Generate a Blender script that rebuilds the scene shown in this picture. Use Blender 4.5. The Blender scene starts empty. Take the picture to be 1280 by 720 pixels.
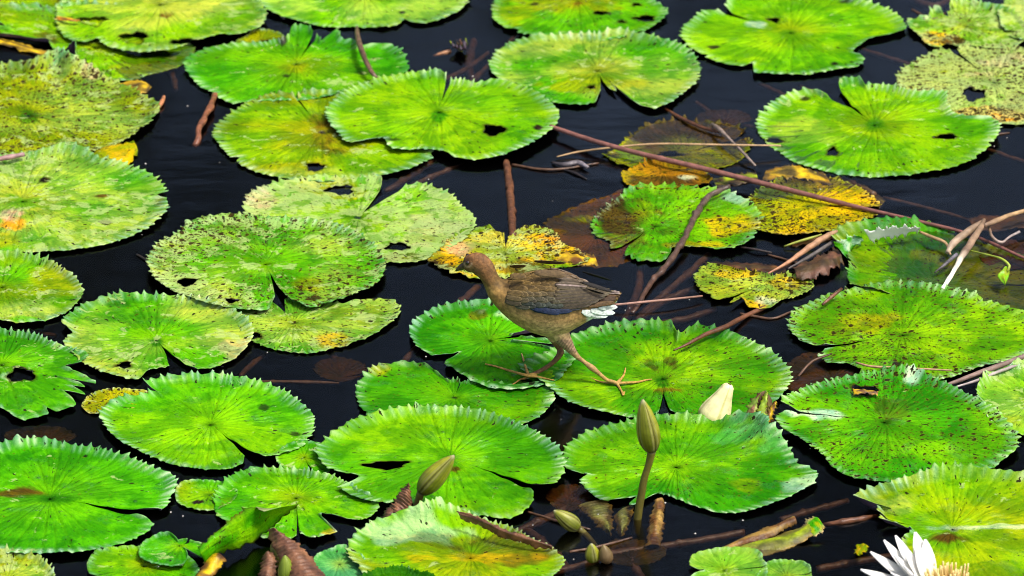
import bpy, bmesh, math, random
import numpy as np
from mathutils import Vector, Matrix
from mathutils.bvhtree import BVHTree

R = math.radians
random.seed(7)
scn = bpy.context.scene
COL = scn.collection

# ------------------------------------------------------------------ camera
PITCH, DIST, WID = R(25.0), 11.0, 1.843          # metres across the frame at the centre
cam_loc = Vector((0, -DIST * math.cos(PITCH), DIST * math.sin(PITCH)))
cd = bpy.data.cameras.new('camera')
cam = bpy.data.objects.new('camera', cd)
COL.objects.link(cam)
cam.location = cam_loc
cam.rotation_euler = (math.pi / 2 - PITCH, 0, 0)
cd.sensor_width = 36
cd.lens = 36 * DIST / WID
cd.clip_start, cd.clip_end = 0.5, 500
cd.dof.use_dof = True
cd.dof.aperture_fstop = 6.3
scn.camera = cam
FWD = Vector((0, math.cos(PITCH), -math.sin(PITCH)))
UP = Vector((0, math.sin(PITCH), math.cos(PITCH)))
PX = WID / 1280.0

def ray(px, py):
    return (FWD * DIST + Vector((1, 0, 0)) * ((px - 640) * PX) + UP * ((360 - py) * PX)).normalized()

def at(px, py, z=0.0):
    """where the sight line of a spot in the photograph meets the level z"""
    d = ray(px, py)
    return cam_loc + d * ((z - cam_loc.z) / d.z)

def aty(px, py, y):
    """the same for an upright plane at distance y"""
    d = ray(px, py)
    return cam_loc + d * ((y - cam_loc.y) / d.y)

cd.dof.focus_distance = (aty(690, 380, -0.385) - cam_loc).length

# ------------------------------------------------------------------ helpers
def tag(o, label=None, cat=None, group=None, kind=None):
    if label: o['label'] = label
    if cat: o['category'] = cat
    if group: o['group'] = group
    if kind: o['kind'] = kind
    return o

def empty(name, loc, label, cat, group=None):
    o = bpy.data.objects.new(name, None)
    o.empty_display_size = 0.05
    COL.objects.link(o)
    o.location = loc
    return tag(o, label, cat, group)

def make_mesh(name, V, F, mats, smooth=True, col=None, attrs=None, matidx=None, uv=None):
    """V (n,3) array, F list of (m,3|4) arrays"""
    me = bpy.data.meshes.new(name)
    V = np.asarray(V, np.float32)
    loops, starts, n0 = [], [], 0
    for f in F:
        f = np.asarray(f, np.int32)
        if len(f) == 0: continue
        k = f.shape[1]
        loops.append(f.ravel()); starts.append(n0 + np.arange(len(f)) * k); n0 += len(f) * k
    loops = np.concatenate(loops); starts = np.concatenate(starts)
    me.vertices.add(len(V)); me.vertices.foreach_set('co', V.ravel())
    me.loops.add(len(loops)); me.loops.foreach_set('vertex_index', loops.astype(np.int32))
    me.polygons.add(len(starts)); me.polygons.foreach_set('loop_start', starts.astype(np.int32))
    me.update(calc_edges=True)
    me.polygons.foreach_set('use_smooth', np.full(len(starts), smooth, bool))
    if matidx is not None: me.polygons.foreach_set('material_index', np.asarray(matidx, np.int32))
    if col is not None:
        a = me.attributes.new('Col', 'FLOAT_COLOR', 'POINT')
        c4 = np.ones((len(V), 4), np.float32); c4[:, :3] = col
        a.data.foreach_set('color', c4.ravel())
    for k, v in (attrs or {}).items():
        v = np.asarray(v, np.float32)
        if v.ndim == 2:
            a = me.attributes.new(k, 'FLOAT_VECTOR', 'POINT'); a.data.foreach_set('vector', v.ravel())
        else:
            a = me.attributes.new(k, 'FLOAT', 'POINT'); a.data.foreach_set('value', v)
    for m in (mats if isinstance(mats, (list, tuple)) else [mats]): me.materials.append(m)
    me.validate()
    return me

def link(name, me, parent=None, loc=None):
    o = bpy.data.objects.new(name, me)
    COL.objects.link(o)
    if loc is not None: o.location = loc
    if parent is not None: o.parent = parent
    return o

def solid(o, th, under=1, rim=0):
    m = o.modifiers.new('thickness', 'SOLIDIFY')
    m.thickness = th; m.offset = -1
    m.material_offset = under; m.material_offset_rim = rim
    return o

class Noise:
    """cheap smooth noise: a sum of sines with random directions, about -1..1"""
    def __init__(s, seed, n=7):
        r = np.random.RandomState(seed)
        a = r.rand(n) * 6.283
        s.d = np.stack([np.cos(a), np.sin(a)], 1) * (0.6 + 0.9 * r.rand(n))[:, None]
        s.p = r.rand(n) * 6.283; s.n = n
    def __call__(s, x, y, sc):
        t = 0
        for i in range(s.n): t = t + np.sin((s.d[i, 0] * x + s.d[i, 1] * y) * sc + s.p[i])
        return t / (0.55 * s.n)

def sst(a, b, x):
    t = np.clip((x - a) / (b - a), 0, 1)
    return t * t * (3 - 2 * t)

def periodic(ang, rad, q):
    """periodic monotone cubic through (ang, rad) at q"""
    o = np.argsort(ang); a = ang[o]; r = rad[o]
    keep = np.concatenate([[True], np.diff(a) > 1e-3]); a = a[keep]; r = r[keep]
    A = np.concatenate([a[-3:] - 2 * np.pi, a, a[:3] + 2 * np.pi]); B = np.concatenate([r[-3:], r, r[:3]])
    h = np.diff(A); dl = np.diff(B) / h
    m = np.zeros_like(A)
    for i in range(1, len(A) - 1):
        if dl[i - 1] * dl[i] > 0:
            w1 = 2 * h[i] + h[i - 1]; w2 = h[i] + 2 * h[i - 1]
            m[i] = (w1 + w2) / (w1 / dl[i - 1] + w2 / dl[i])
    q = (q - a[0]) % (2 * np.pi) + a[0]
    i = np.clip(np.searchsorted(A, q) - 1, 0, len(A) - 2)
    t = (q - A[i]) / h[i]
    return ((2*t**3 - 3*t**2 + 1) * B[i] + (t**3 - 2*t**2 + t) * h[i] * m[i]
            + (-2*t**3 + 3*t**2) * B[i+1] + (t**3 - t**2) * h[i] * m[i+1])

def spline(P, n):
    """Catmull-Rom through the rows of P, n samples evenly in arc length"""
    P = np.asarray(P, float)
    if len(P) == 2:
        t = np.linspace(0, 1, n)[:, None]
        return P[0] * (1 - t) + P[1] * t
    Q = np.vstack([2 * P[0] - P[1], P, 2 * P[-1] - P[-2]])
    out = []
    for i in range(1, len(Q) - 2):
        t = np.linspace(0, 1, 24, endpoint=False)[:, None]
        a, b, c, d = Q[i-1], Q[i], Q[i+1], Q[i+2]
        out.append(0.5 * (2*b + (c-a)*t + (2*a-5*b+4*c-d)*t**2 + (3*b-a-3*c+d)*t**3))
    out.append(P[-1:]); C = np.vstack(out)
    L = np.concatenate([[0], np.cumsum(np.linalg.norm(np.diff(C[:, :3], axis=0), axis=1))])
    q = np.linspace(0, L[-1], n)
    return np.stack([np.interp(q, L, C[:, k]) for k in range(C.shape[1])], 1)

def grid_faces(nu, nv, wrap=False):
    i, j = np.meshgrid(np.arange(nu - 1), np.arange(nv if wrap else nv - 1), indexing='ij')
    a = i * nv + j; b = i * nv + (j + 1) % nv
    return np.stack([a, b, b + nv, a + nv], -1).reshape(-1, 4)

# ------------------------------------------------------------------ materials
def new_mat(name):
    m = bpy.data.materials.new(name); m.use_nodes = True
    nt = m.node_tree; nt.nodes.clear()
    return m, nt

class NB:
    """short-hand for building node trees"""
    def __init__(s, nt): s.nt = nt
    def n(s, t, ins=None, **kw):
        nd = s.nt.nodes.new(t)
        for k, v in kw.items(): setattr(nd, k, v)
        for k, v in (ins or {}).items():
            if hasattr(v, 'is_linked') or isinstance(v, bpy.types.NodeSocket): s.nt.links.new(v, nd.inputs[k])
            else: nd.inputs[k].default_value = v
        return nd
    def math(s, op, a, b=0.0, c=0.0, clamp=False):
        return s.n('ShaderNodeMath', {0: a, 1: b, 2: c}, operation=op, use_clamp=clamp).outputs[0]
    def mix(s, f, a, b, bt='MIX'):
        nd = s.n('ShaderNodeMix', data_type='RGBA', blend_type=bt)
        for sock, v in ((nd.inputs[0], f), (nd.inputs[6], a), (nd.inputs[7], b)):
            if isinstance(v, bpy.types.NodeSocket): s.nt.links.new(v, sock)
            elif isinstance(v, tuple): sock.default_value = (*v, 1) if len(v) == 3 else v
            else: sock.default_value = v
        return nd.outputs[2]
    def mapr(s, v, a, b, c=0.0, d=1.0, smooth=True):
        return s.n('ShaderNodeMapRange', {0: v, 1: a, 2: b, 3: c, 4: d},
                   interpolation_type='SMOOTHSTEP' if smooth else 'LINEAR').outputs[0]
    def noise(s, vec, scale, detail=3.0, rough=0.55, dist=0.0):
        return s.n('ShaderNodeTexNoise', {'Vector': vec, 'Scale': scale, 'Detail': detail, 'Roughness': rough, 'Distortion': dist}).outputs[0]
    def attr(s, name):
        return s.n('ShaderNodeAttribute', attribute_name=name, attribute_type='GEOMETRY')
    def out(s, surf, vol=None):
        o = s.n('ShaderNodeOutputMaterial')
        if surf: s.nt.links.new(surf, o.inputs['Surface'])
        if vol: s.nt.links.new(vol, o.inputs['Volume'])

def seeded_coord(b):
    tc = b.n('ShaderNodeTexCoord').outputs['Object']
    rnd = b.n('ShaderNodeObjectInfo').outputs['Random']
    off = b.n('ShaderNodeCombineXYZ', {0: b.math('MULTIPLY', rnd, 37.0), 1: b.math('MULTIPLY', rnd, 91.0), 2: 0.0}).outputs[0]
    return b.n('ShaderNodeVectorMath', {0: tc, 1: off}, operation='ADD').outputs[0]

def leaf_material():
    m, nt = new_mat('lily_pad_leaf'); b = NB(nt)
    P = seeded_coord(b)
    col = b.attr('Col').outputs['Color']; spot = b.attr('spot').outputs['Fac']; pale = b.attr('pale').outputs['Fac']
    pol = b.attr('polar').outputs['Vector']
    rnd_o = b.math('MULTIPLY', b.n('ShaderNodeObjectInfo').outputs['Random'], 53.0)
    pol = b.n('ShaderNodeVectorMath', {0: pol, 1: b.n('ShaderNodeCombineXYZ', {0: rnd_o, 1: 0.0, 2: rnd_o}).outputs[0]}, operation='ADD').outputs[0]
    Ps0 = b.n('ShaderNodeVectorMath', {0: P, 1: (0.85, 1.0, 1.0)}, operation='MULTIPLY').outputs[0]
    # blotches of lighter and darker skin, and streaks running out along the veins
    n1 = b.noise(Ps0, 15, 6, 0.6, 0.4)
    col = b.mix(b.mapr(n1, 0.43, 0.57), b.mix(1.0, col, (0.60, 0.76, 0.8), 'MULTIPLY'), b.mix(1.0, col, (1.24, 1.16, 1.1), 'MULTIPLY'))
    ps = b.n('ShaderNodeVectorMath', {0: pol, 1: (17.0, 6.0, 1.0)}, operation='MULTIPLY').outputs[0]
    st = b.noise(ps, 1.0, 5, 0.6, 0.9)
    col = b.mix(b.mapr(st, 0.36, 0.64), b.mix(1.0, col, (0.76, 0.86, 0.8), 'MULTIPLY'), b.mix(1.0, col, (1.16, 1.06, 1.1), 'MULTIPLY'))
    # pale worn flecks with ragged borders
    Ps = b.n('ShaderNodeVectorMath', {0: P, 1: (0.85, 1.0, 1.0)}, operation='MULTIPLY').outputs[0]
    n2 = b.noise(Ps, 34, 8, 0.64, 0.5)
    th = b.math('MULTIPLY_ADD', pale, -0.36, 0.72)
    pf = b.mapr(b.math('SUBTRACT', n2, th), 0.0, 0.035)
    lum = b.mix(0.66, col, (0.36, 0.46, 0.15))
    col = b.mix(b.math('MULTIPLY', pf, 0.8), col, lum)
    # darker fresh patches with crisp edges, where the worn skin is missing
    n3 = b.noise(Ps, 14, 6, 0.58, 0.5)
    dk = b.math('MULTIPLY', b.mapr(n3, 0.58, 0.60), b.mapr(pale, 0.1, 0.5))
    col = b.mix(b.math('MULTIPLY', dk, 0.6), col, b.mix(1.0, col, (0.42, 0.66, 0.2), 'MULTIPLY'))
    # rot spots in several sizes, with an ochre halo
    wob = b.noise(P, 140, 3)
    Pw = b.n('ShaderNodeVectorMath', {0: P, 1: b.n('ShaderNodeCombineXYZ', {0: b.math('MULTIPLY', wob, 0.014), 1: b.math('MULTIPLY', wob, 0.007), 2: 0.0}).outputs[0]}, operation='ADD').outputs[0]
    for sc, kk in ((58, 0.40), (120, 0.44), (210, 0.46)):
        v = b.n('ShaderNodeTexVoronoi', {'Vector': Pw, 'Scale': sc, 'Randomness': 1.0}, feature='F1', voronoi_dimensions='2D')
        rnd = b.n('ShaderNodeSeparateColor', {0: v.outputs['Color']}).outputs[0]
        on = b.math('GREATER_THAN', b.math('MULTIPLY', spot, 0.85), rnd)
        rad = b.math('MULTIPLY', b.math('MULTIPLY_ADD', spot, 0.45, 0.45), b.math('MULTIPLY_ADD', rnd, 0.8, kk * 0.5))
        d = b.math('SUBTRACT', v.outputs['Distance'], b.math('MULTIPLY', rad, 0.58))
        halo = b.math('MULTIPLY', b.mapr(d, 0.14, 0.0), on)
        core = b.math('MULTIPLY', b.mapr(d, 0.0, -0.03), on)
        col = b.mix(b.math('MULTIPLY', halo, 0.22), col, (0.22, 0.15, 0.01))
        col = b.mix(b.math('MULTIPLY', core, 0.95), col, (0.016, 0.008, 0.003))
    # short dark nicks and dashes lying along the veins
    for sx, sy, sh in ((20.0, 8.0, 0.16), (40.0, 15.0, 0.12)):
        pv = b.n('ShaderNodeVectorMath', {0: b.n('ShaderNodeVectorMath', {0: pol, 1: b.n('ShaderNodeCombineXYZ', {0: b.math('MULTIPLY', wob, 0.05), 1: b.math('MULTIPLY', wob, 0.02), 2: 0.0}).outputs[0]}, operation='ADD').outputs[0], 1: (sx, sy, 1.0)}, operation='MULTIPLY').outputs[0]
        v = b.n('ShaderNodeTexVoronoi', {'Vector': pv, 'Scale': 1.0, 'Randomness': 1.0}, feature='F1', voronoi_dimensions='2D')
        sc_ = b.n('ShaderNodeSeparateColor', {0: v.outputs['Color']})
        on = b.math('GREATER_THAN', b.math('MULTIPLY_ADD', spot, 0.24, 0.07), sc_.outputs[0])
        core = b.math('MULTIPLY', b.mapr(b.math('SUBTRACT', v.outputs['Distance'], b.math('MULTIPLY_ADD', sc_.outputs[1], 0.16, sh * 0.6)), 0.0, -0.03), on)
        col = b.mix(b.math('MULTIPLY', core, 0.95), col, (0.012, 0.008, 0.004))
    h1 = b.noise(P, 60, 4, 0.6); h2 = b.noise(P, 230, 2)
    h = b.math('ADD', b.math('MULTIPLY', h1, 0.7), b.math('MULTIPLY', h2, 0.2))
    h = b.math('ADD', h, b.math('MULTIPLY', st, 0.3))
    bump = b.n('ShaderNodeBump', {'Strength': 0.8, 'Distance': 0.007, 'Height': h})
    wet = b.mapr(b.noise(Ps, 26, 5, 0.6), 0.56, 0.66)
    pb = b.n('ShaderNodeBsdfPrincipled', {'Base Color': col, 'Roughness': b.math('MULTIPLY_ADD', wet, -0.26, 0.46), 'Specular IOR Level': b.math('MULTIPLY_ADD', wet, 0.24, 0.03), 'Normal': bump.outputs[0]})
    tr = b.n('ShaderNodeBsdfTranslucent', {'Color': b.mix(1.0, col, (0.9, 1.0, 0.3), 'MULTIPLY')})
    mx = b.n('ShaderNodeMixShader', {0: 0.10, 1: pb.outputs[0], 2: tr.outputs[0]})
    b.out(mx.outputs[0])
    return m

def simple_mat(name, rough=0.6, spec=0.3, nscale=60, namt=0.35, bump=0.3, bscale=90, bdist=0.003, stretch=None, sss=0.0, base=None, coat=0.0, transl=0.0):
    """vertex colour (or a plain colour) broken up by noise, with a bump"""
    m, nt = new_mat(name); b = NB(nt)
    P = seeded_coord(b)
    if stretch: P = b.n('ShaderNodeVectorMath', {0: P, 1: stretch}, operation='MULTIPLY').outputs[0]
    c = b.attr('Col').outputs['Color'] if base is None else b.n('ShaderNodeRGB').outputs[0]
    if base is not None: c.default_value = (*base, 1)
    n1 = b.noise(P, nscale, 5, 0.6)
    lo = 1 - namt; hi = 1 + namt
    c = b.mix(b.mapr(n1, 0.3, 0.7), b.mix(1.0, c, (lo, lo, lo), 'MULTIPLY'), b.mix(1.0, c, (hi, hi, hi), 'MULTIPLY'))
    bp = b.n('ShaderNodeBump', {'Strength': bump, 'Distance': bdist, 'Height': b.noise(P, bscale, 4, 0.6)})
    pb = b.n('ShaderNodeBsdfPrincipled', {'Base Color': c, 'Roughness': rough, 'Specular IOR Level': spec, 'Normal': bp.outputs[0], 'Coat Weight': coat})
    s = pb.outputs[0]
    if transl:
        t = b.n('ShaderNodeBsdfTranslucent', {'Color': c})
        s = b.n('ShaderNodeMixShader', {0: transl, 1: s, 2: t.outputs[0]}).outputs[0]
    b.out(s)
    return m

M_LEAF = leaf_material()
M_UNDER = simple_mat('leaf_underside', 0.4, 0.4, 40, 0.4, 0.4, base=(0.05, 0.035, 0.05))
M_UNDERG = simple_mat('leaf_underside_green', 0.45, 0.4, 40, 0.3, 0.4, base=(0.16, 0.2, 0.06))
M_DEAD = simple_mat('dead_leaf', 0.5, 0.35, 50, 0.5, 0.6, 70, 0.006)
M_STEM = simple_mat('wet_stem', 0.38, 0.4, 70, 0.45, 0.6, 110, 0.004)
M_REED = simple_mat('dry_reed', 0.5, 0.35, 60, 0.3, 0.4, 150, 0.003)
M_BUD = simple_mat('flower_bud', 0.42, 0.35, 60, 0.18, 0.25, 110, 0.002, transl=0.06)
M_PETAL = simple_mat('petal', 0.5, 0.25, 40, 0.05, 0.2, 80, 0.002, transl=0.25)
M_FEATHER = simple_mat('plumage', 0.62, 0.22, 180, 0.30, 0.5, 260, 0.003)
M_LEG = simple_mat('bird_leg', 0.45, 0.35, 200, 0.3, 0.5, 420, 0.002)
M_EYE = simple_mat('bird_eye', 0.08, 0.6, 60, 0.0, 0.0, base=(0.012, 0.006, 0.004))

def water_material():
    m, nt = new_mat('pond_water'); b = NB(nt)
    P = b.n('ShaderNodeTexCoord').outputs['Object']
    P2 = b.n('ShaderNodeVectorMath', {0: P, 1: (0.55, 1.0, 1.0)}, operation='MULTIPLY').outputs[0]
    h = b.math('ADD', b.noise(P2, 9, 2, 0.5), b.math('MULTIPLY', b.noise(P2, 34, 3, 0.5, 0.7), 0.22))
    bp = b.n('ShaderNodeBump', {'Strength': 0.16, 'Distance': 0.010, 'Height': h})
    fr = b.n('ShaderNodeFresnel', {'IOR': 1.33, 'Normal': bp.outputs[0]})
    gl = b.n('ShaderNodeBsdfGlossy', {'Color': (1, 1, 1, 1), 'Roughness': 0.13, 'Normal': bp.outputs[0]})
    tr = b.n('ShaderNodeBsdfTransparent', {'Color': (0.80, 0.76, 0.70, 1)})
    mx = b.n('ShaderNodeMixShader', {0: fr.outputs[0], 1: tr.outputs[0], 2: gl.outputs[0]})
    va = b.n('ShaderNodeVolumeAbsorption', {'Color': (0.42, 0.28, 0.17, 1), 'Density': 20.0})
    b.out(mx.outputs[0], va.outputs[0])
    return m
M_WATER = water_material()
M_MUD = simple_mat('pond_mud', 0.9, 0.1, 5, 0.4, 0.5, 20, 0.02, base=(0.018, 0.013, 0.009))
M_BANK = simple_mat('bank_foliage', 0.6, 0.15, 2, 0.5, 0.2, base=(0.040, 0.052, 0.024))

# ------------------------------------------------------------------ palette (linear albedo)
C = dict(
    lime=(0.135, 0.370, 0.0006), green=(0.024, 0.210, 0.0005), deep=(0.016, 0.140, 0.001), olive=(0.195, 0.255, 0.001),
    pale=(0.270, 0.400, 0.045), yellow=(0.520, 0.330, 0.002), orange=(0.480, 0.200, 0.006), brown=(0.090, 0.034, 0.004),
    dark=(0.010, 0.007, 0.004), mint=(0.420, 0.600, 0.360), teal=(0.070, 0.300, 0.090), pink=(0.440, 0.310, 0.180),  # mint and teal also paint bluish sky sheen on upturned rims
    mid=(0.050, 0.270, 0.002), fresh=(0.052, 0.300, 0.0006), umber=(0.040, 0.022, 0.004), silt=(0.070, 0.048, 0.006),
    white=(0.80, 0.82, 0.74))
for k in C: C[k] = np.array(C[k])

SG = 'drowned stalks under the surface'
# ------------------------------------------------------------------ lily pads
PADS = []
def pad(label, c, pts=None, ell=None, notch=None, base='lime', second='green', centre='olive', spot=0.12, pale=0.2, rimc='mint',
        rim=0.006, tooth=0.042, z=0.006, tilt=(0, 0), holes=(), patches=(), folds=(), und=0.0022, rimk=1.0, rag=0.0, dips=(), name='lily_pad', centre_r=0.35, cone=0.0, vein=1.0):
    seed = len(PADS) * 13 + 5
    if 0 < z <= .010: z = max(.0035, z * .65)
    und = min(und, .0016 + .3 * max(0, und - .0022))
    rs = np.random.RandomState(seed); N1 = Noise(seed); N2 = Noise(seed + 1); N3 = Noise(seed + 2)
    O = at(c[0], c[1], 0.0)
    if ell:
        a, e = ell
        pts = [(c[0] + a * math.cos(t), c[1] + e * math.sin(t)) for t in np.linspace(0, 2 * math.pi, 14, endpoint=False)]
    W = np.array([(at(x, y, z) - O)[:2] for x, y in pts])
    ang = np.arctan2(W[:, 1], W[:, 0]) % (2 * np.pi); rad = np.hypot(W[:, 0], W[:, 1])
    rm = rad.mean()
    big = rm > 0.085
    NT = max(14, int(2 * np.pi * rm / (0.0155 + 0.002 * rs.rand())))
    nt = NT * 7 if big else 150
    nr = 34 if rm > 0.12 else 20
    if notch is None: nx, ny, hw, s0 = c[0] + 60, c[1] - 5, 0.15, 0.1
    else: nx, ny, hw, s0 = notch
    q = at(nx, ny, z) - O
    tn = math.atan2(q.y, q.x); hw = R(hw)
    s = np.linspace(0.0, 1, nr) ** 0.8; s[0] = 0.012
    J = np.arange(nt + 1) / nt
    S, JJ = np.meshgrid(s, J, indexing='ij')
    dl = hw * np.clip((S - s0) / (1 - s0), 0, 1) ** 0.85 + 0.002
    TH = tn + dl + (2 * np.pi - 2 * dl) * JJ
    RR = periodic(ang, rad, TH)
    cx, cy = np.cos(TH), np.sin(TH)
    # ragged wobble of the outline, rounded lips beside the slit
    RR = RR * (1 + 0.014 * N1(cx * 3, cy * 3, 2.2) + 0.008 * N2(cx * 9, cy * 9, 2.5))
    RR = RR * (1 - .11 * np.clip(N3(cx * 15, cy * 15, 2.0) - .85, 0, .5) - .05 * np.clip(N2(cx * 33, cy * 33, 2.0) - .8, 0, .6))
    if rag: RR = RR * (1 + rag * (N1(cx * 11, cy * 11, 2.0) * .6 + N2(cx * 27, cy * 27, 2.0) * .6 - .4))
    lipd = np.minimum(JJ, 1 - JJ) * 2 * np.pi
    if hw > R(0.6): RR = RR * (1 - 0.10 * np.exp(-(lipd / 0.05) ** 2))
    # teeth
    ph = TH * NT / (2 * np.pi) + 0.34 * N3(cx * 5, cy * 5, 3.0) + 0.26 * N2(cx * 17, cy * 17, 2.0)
    fr = np.abs(2 * (ph - np.floor(ph)) - 1)
    toothp = np.maximum(0, 1 - fr * 1.25) ** 1.6
    ta = tooth * np.clip(0.8 + 0.45 * N2(cx * 5, cy * 5, 2.0) + 0.5 * N1(cx * 21, cy * 21, 2.0), .1, 2) * (0.2 / max(rm, 0.1)) ** 0.6 * (.68 + .32 * (.5 + .5 * cy))
    S_ext = S + 0.80 * ta * (toothp - 0.30) * sst(0.93, 1.0, S)
    X = RR * S_ext * cx; Y = RR * S_ext * cy
    # height: gentle waves, blistered skin between the veins, raised rim, big folds
    Zh = und * N1(X, Y, 16) + 0.6 * und * N2(X, Y, 38) * sst(0.1, 0.5, S)
    nv = 24 if big else 14
    vph = TH * nv / (2 * np.pi) + 0.22 * N3(cx * 2, cy * 2, 2.5) + 0.12 * N2(X, Y, 30)
    v1 = np.abs(vph - np.round(vph)) * (2 * np.pi / nv) * RR * S
    vein1 = np.exp(-(v1 / 0.0026) ** 2)
    v2 = np.abs(2 * vph - np.round(2 * vph)) * (np.pi / nv) * RR * S
    vein2 = np.exp(-(v2 / 0.0020) ** 2) * sst(0.35, 0.55, S)
    vv = np.clip(vein1 + 0.7 * vein2, 0, 1) * sst(0.02, 0.2, S)
    Zh = Zh - 0.0018 * vv * vein + 0.0012 * N2(X * 1.3, Y * 1.3, 90) * sst(0.1, 0.3, S)
    Zh = Zh - 0.004 * np.exp(-(S / 0.06) ** 2)
    back = 0.5 + 0.5 * cy
    L = rim * (0.35 + 0.4 * N3(cx * 3, cy * 3, 2.0) + 1.15 * back)
    Zh = Zh + np.maximum(L, 0.001) * sst(0.86, 1.0, S) ** 1.4 + (0.0032 * (tooth > .02) * ta / .042) * toothp * sst(0.95, 1.0, S) * (.5 + back)
    Zh = Zh + cone * S ** 1.3
    fold_m = np.zeros_like(S)
    for (fx, fy, fw, fh, fs) in folds:
        fq = at(fx, fy, z) - O
        da = np.abs((TH - math.atan2(fq.y, fq.x) + np.pi) % (2 * np.pi) - np.pi)
        k = np.exp(-(da / R(fw)) ** 2) * sst(fs, 1.0, S) ** 1.3
        Zh = Zh + fh * k
        pull = 1 - 0.45 * k * min(1.0, max(0, abs(fh) - .014) / 0.04)
        X = X * pull; Y = Y * pull
        fold_m = np.maximum(fold_m, k)
    for (dx_, dy_, dr_, dd_) in dips:
        dq = at(dx_, dy_, z) - O
        Zh = Zh - dd_ * np.exp(-((X - dq.x) ** 2 + (Y - dq.y) ** 2) / dr_ ** 2)
    Z = z + Zh + tilt[0] * X + tilt[1] * Y
    # lip overlap: one lip a little higher than the other
    Z = Z + 0.0025 * np.exp(-(JJ * 2 * np.pi / 0.25) ** 2) * S
    # ---- colour
    b0, b1, cc = C[base], C[second], C[centre]
    t = sst(-0.6, 0.7, N1(X, Y, 14) + 0.6 * N2(X, Y, 40))[..., None]
    col = b0 * (1 - t * 0.75) + b1 * t * 0.75
    k = (np.exp(-(S / centre_r) ** 2) * (0.75 + 0.25 * N2(X, Y, 30)))[..., None]
    col = col * (1 - 0.7 * np.clip(k, 0, 1)) + cc * 0.7 * np.clip(k, 0, 1)
    col = col * (1 - .28 * (sst(.45, .95, S) * (.6 + .5 * N1(X, Y, 9)))[..., None] * np.array([1, .75, 1]))
    kv = (vv * 0.20 * (1 - 0.5 * S) * (0.7 + 0.5 * N3(X, Y, 50)))[..., None]
    col = col * (1 - kv) + (col * 1.15 + np.array([0.07, 0.06, 0.0])) * kv
    kd = np.exp(-(S / 0.05) ** 2)[..., None] * 0.75                       # dark dimple over the stalk
    col = col * (1 - kd) + C['deep'] * 0.4 * kd
    sp = np.full_like(S, spot) + 0.35 * spot * N3(X, Y, 16)
    pl = np.full_like(S, pale) + 0.30 * pale * N2(X, Y, 11)
    for pt in patches:
        x, y, rx, ry, cn, st = pt[:6]
        pc = at(x, y, z) - O; ex = rx * PX * 1.0; ey = ry * PX / math.sin(PITCH)
        d = np.hypot((X - pc.x) / ex, (Y - pc.y) / ey) + 0.40 * N1(X, Y, 60) + 0.25 * N3(X, Y, 150)
        kk = (sst(1.25, 0.7, d) * st)[..., None]
        col = col * (1 - kk) + C[cn] * kk
        if len(pt) > 6: sp = sp + pt[6] * kk[..., 0]
    tint = np.array([rs.uniform(.92, 1.26), rs.uniform(.92, 1.06), 1.0]); col = col * tint
    # pale tooth ribs towards the rim, the sky's sheen painted into them
    rk = np.clip((0.12 + 1.1 * toothp) * sst(0.88, 0.985, S) * rimk * (0.55 + 0.35 * N1(cx * 2, cy * 2, 2.0)), 0, 1)
    rk = np.clip(rk + fold_m * 0.0, 0, 1)[..., None] * 0.8
    col = col * (1 - rk) + C[rimc] * rk
    # ---- holes
    V = np.stack([X, Y, Z], -1).reshape(-1, 3)
    col = col.reshape(-1, 3); sp = sp.ravel(); pl = pl.ravel()
    F = grid_faces(nr, nt + 1)
    dead = np.zeros(len(F), bool)
    for hd in holes:
        x, y, rx, ry = hd[:4]
        pc = at(x, y, z) - O; ex = rx * PX; ey = ry * PX / math.sin(PITCH)
        dx = (V[:, 0] - pc.x) / ex; dy = (V[:, 1] - pc.y) / ey
        rho = np.hypot(dx, dy) + 1e-6; fi = np.arctan2(dy, dx)
        rb = 1 + 0.16 * np.sin(3 * fi + rs.rand() * 6) + 0.10 * np.sin(5 * fi + rs.rand() * 6) + 0.06 * np.sin(9 * fi + rs.rand() * 6)
        ins = rho < rb
        rimk2 = sst(1.0 + 4.5 / max(rx, 4), 1.0, rho / rb)[:, None] * 0.8    # brown dying edge round the hole
        col = col * (1 - rimk2) + C['umber'] * rimk2
        cnt = ins[F].sum(1)
        full = cnt == 4
        dead |= full
        if full.any():
            V[ins, 0] = pc.x + dx[ins] * ex * rb[ins] / rho[ins]
            V[ins, 1] = pc.y + dy[ins] * ey * rb[ins] / rho[ins]
    F = F[~dead][:, ::-1]
    me = make_mesh('lily_pad', V, [F], [M_LEAF, M_UNDER], col=np.clip(col, 0, 1), attrs={'spot': np.clip(sp, 0, 1), 'pale': np.clip(pl, 0, 1), 'polar': np.stack([TH.ravel() * rm / .2, (S * RR).ravel() / .2, 0 * TH.ravel()], 1)})
    o = link(name, me, loc=(O.x, O.y, 0))
    solid(o, 0.0011)
    tag(o, label, 'lily pad', 'lily pads on the pond')
    PADS.append(o)
    return o

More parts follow.
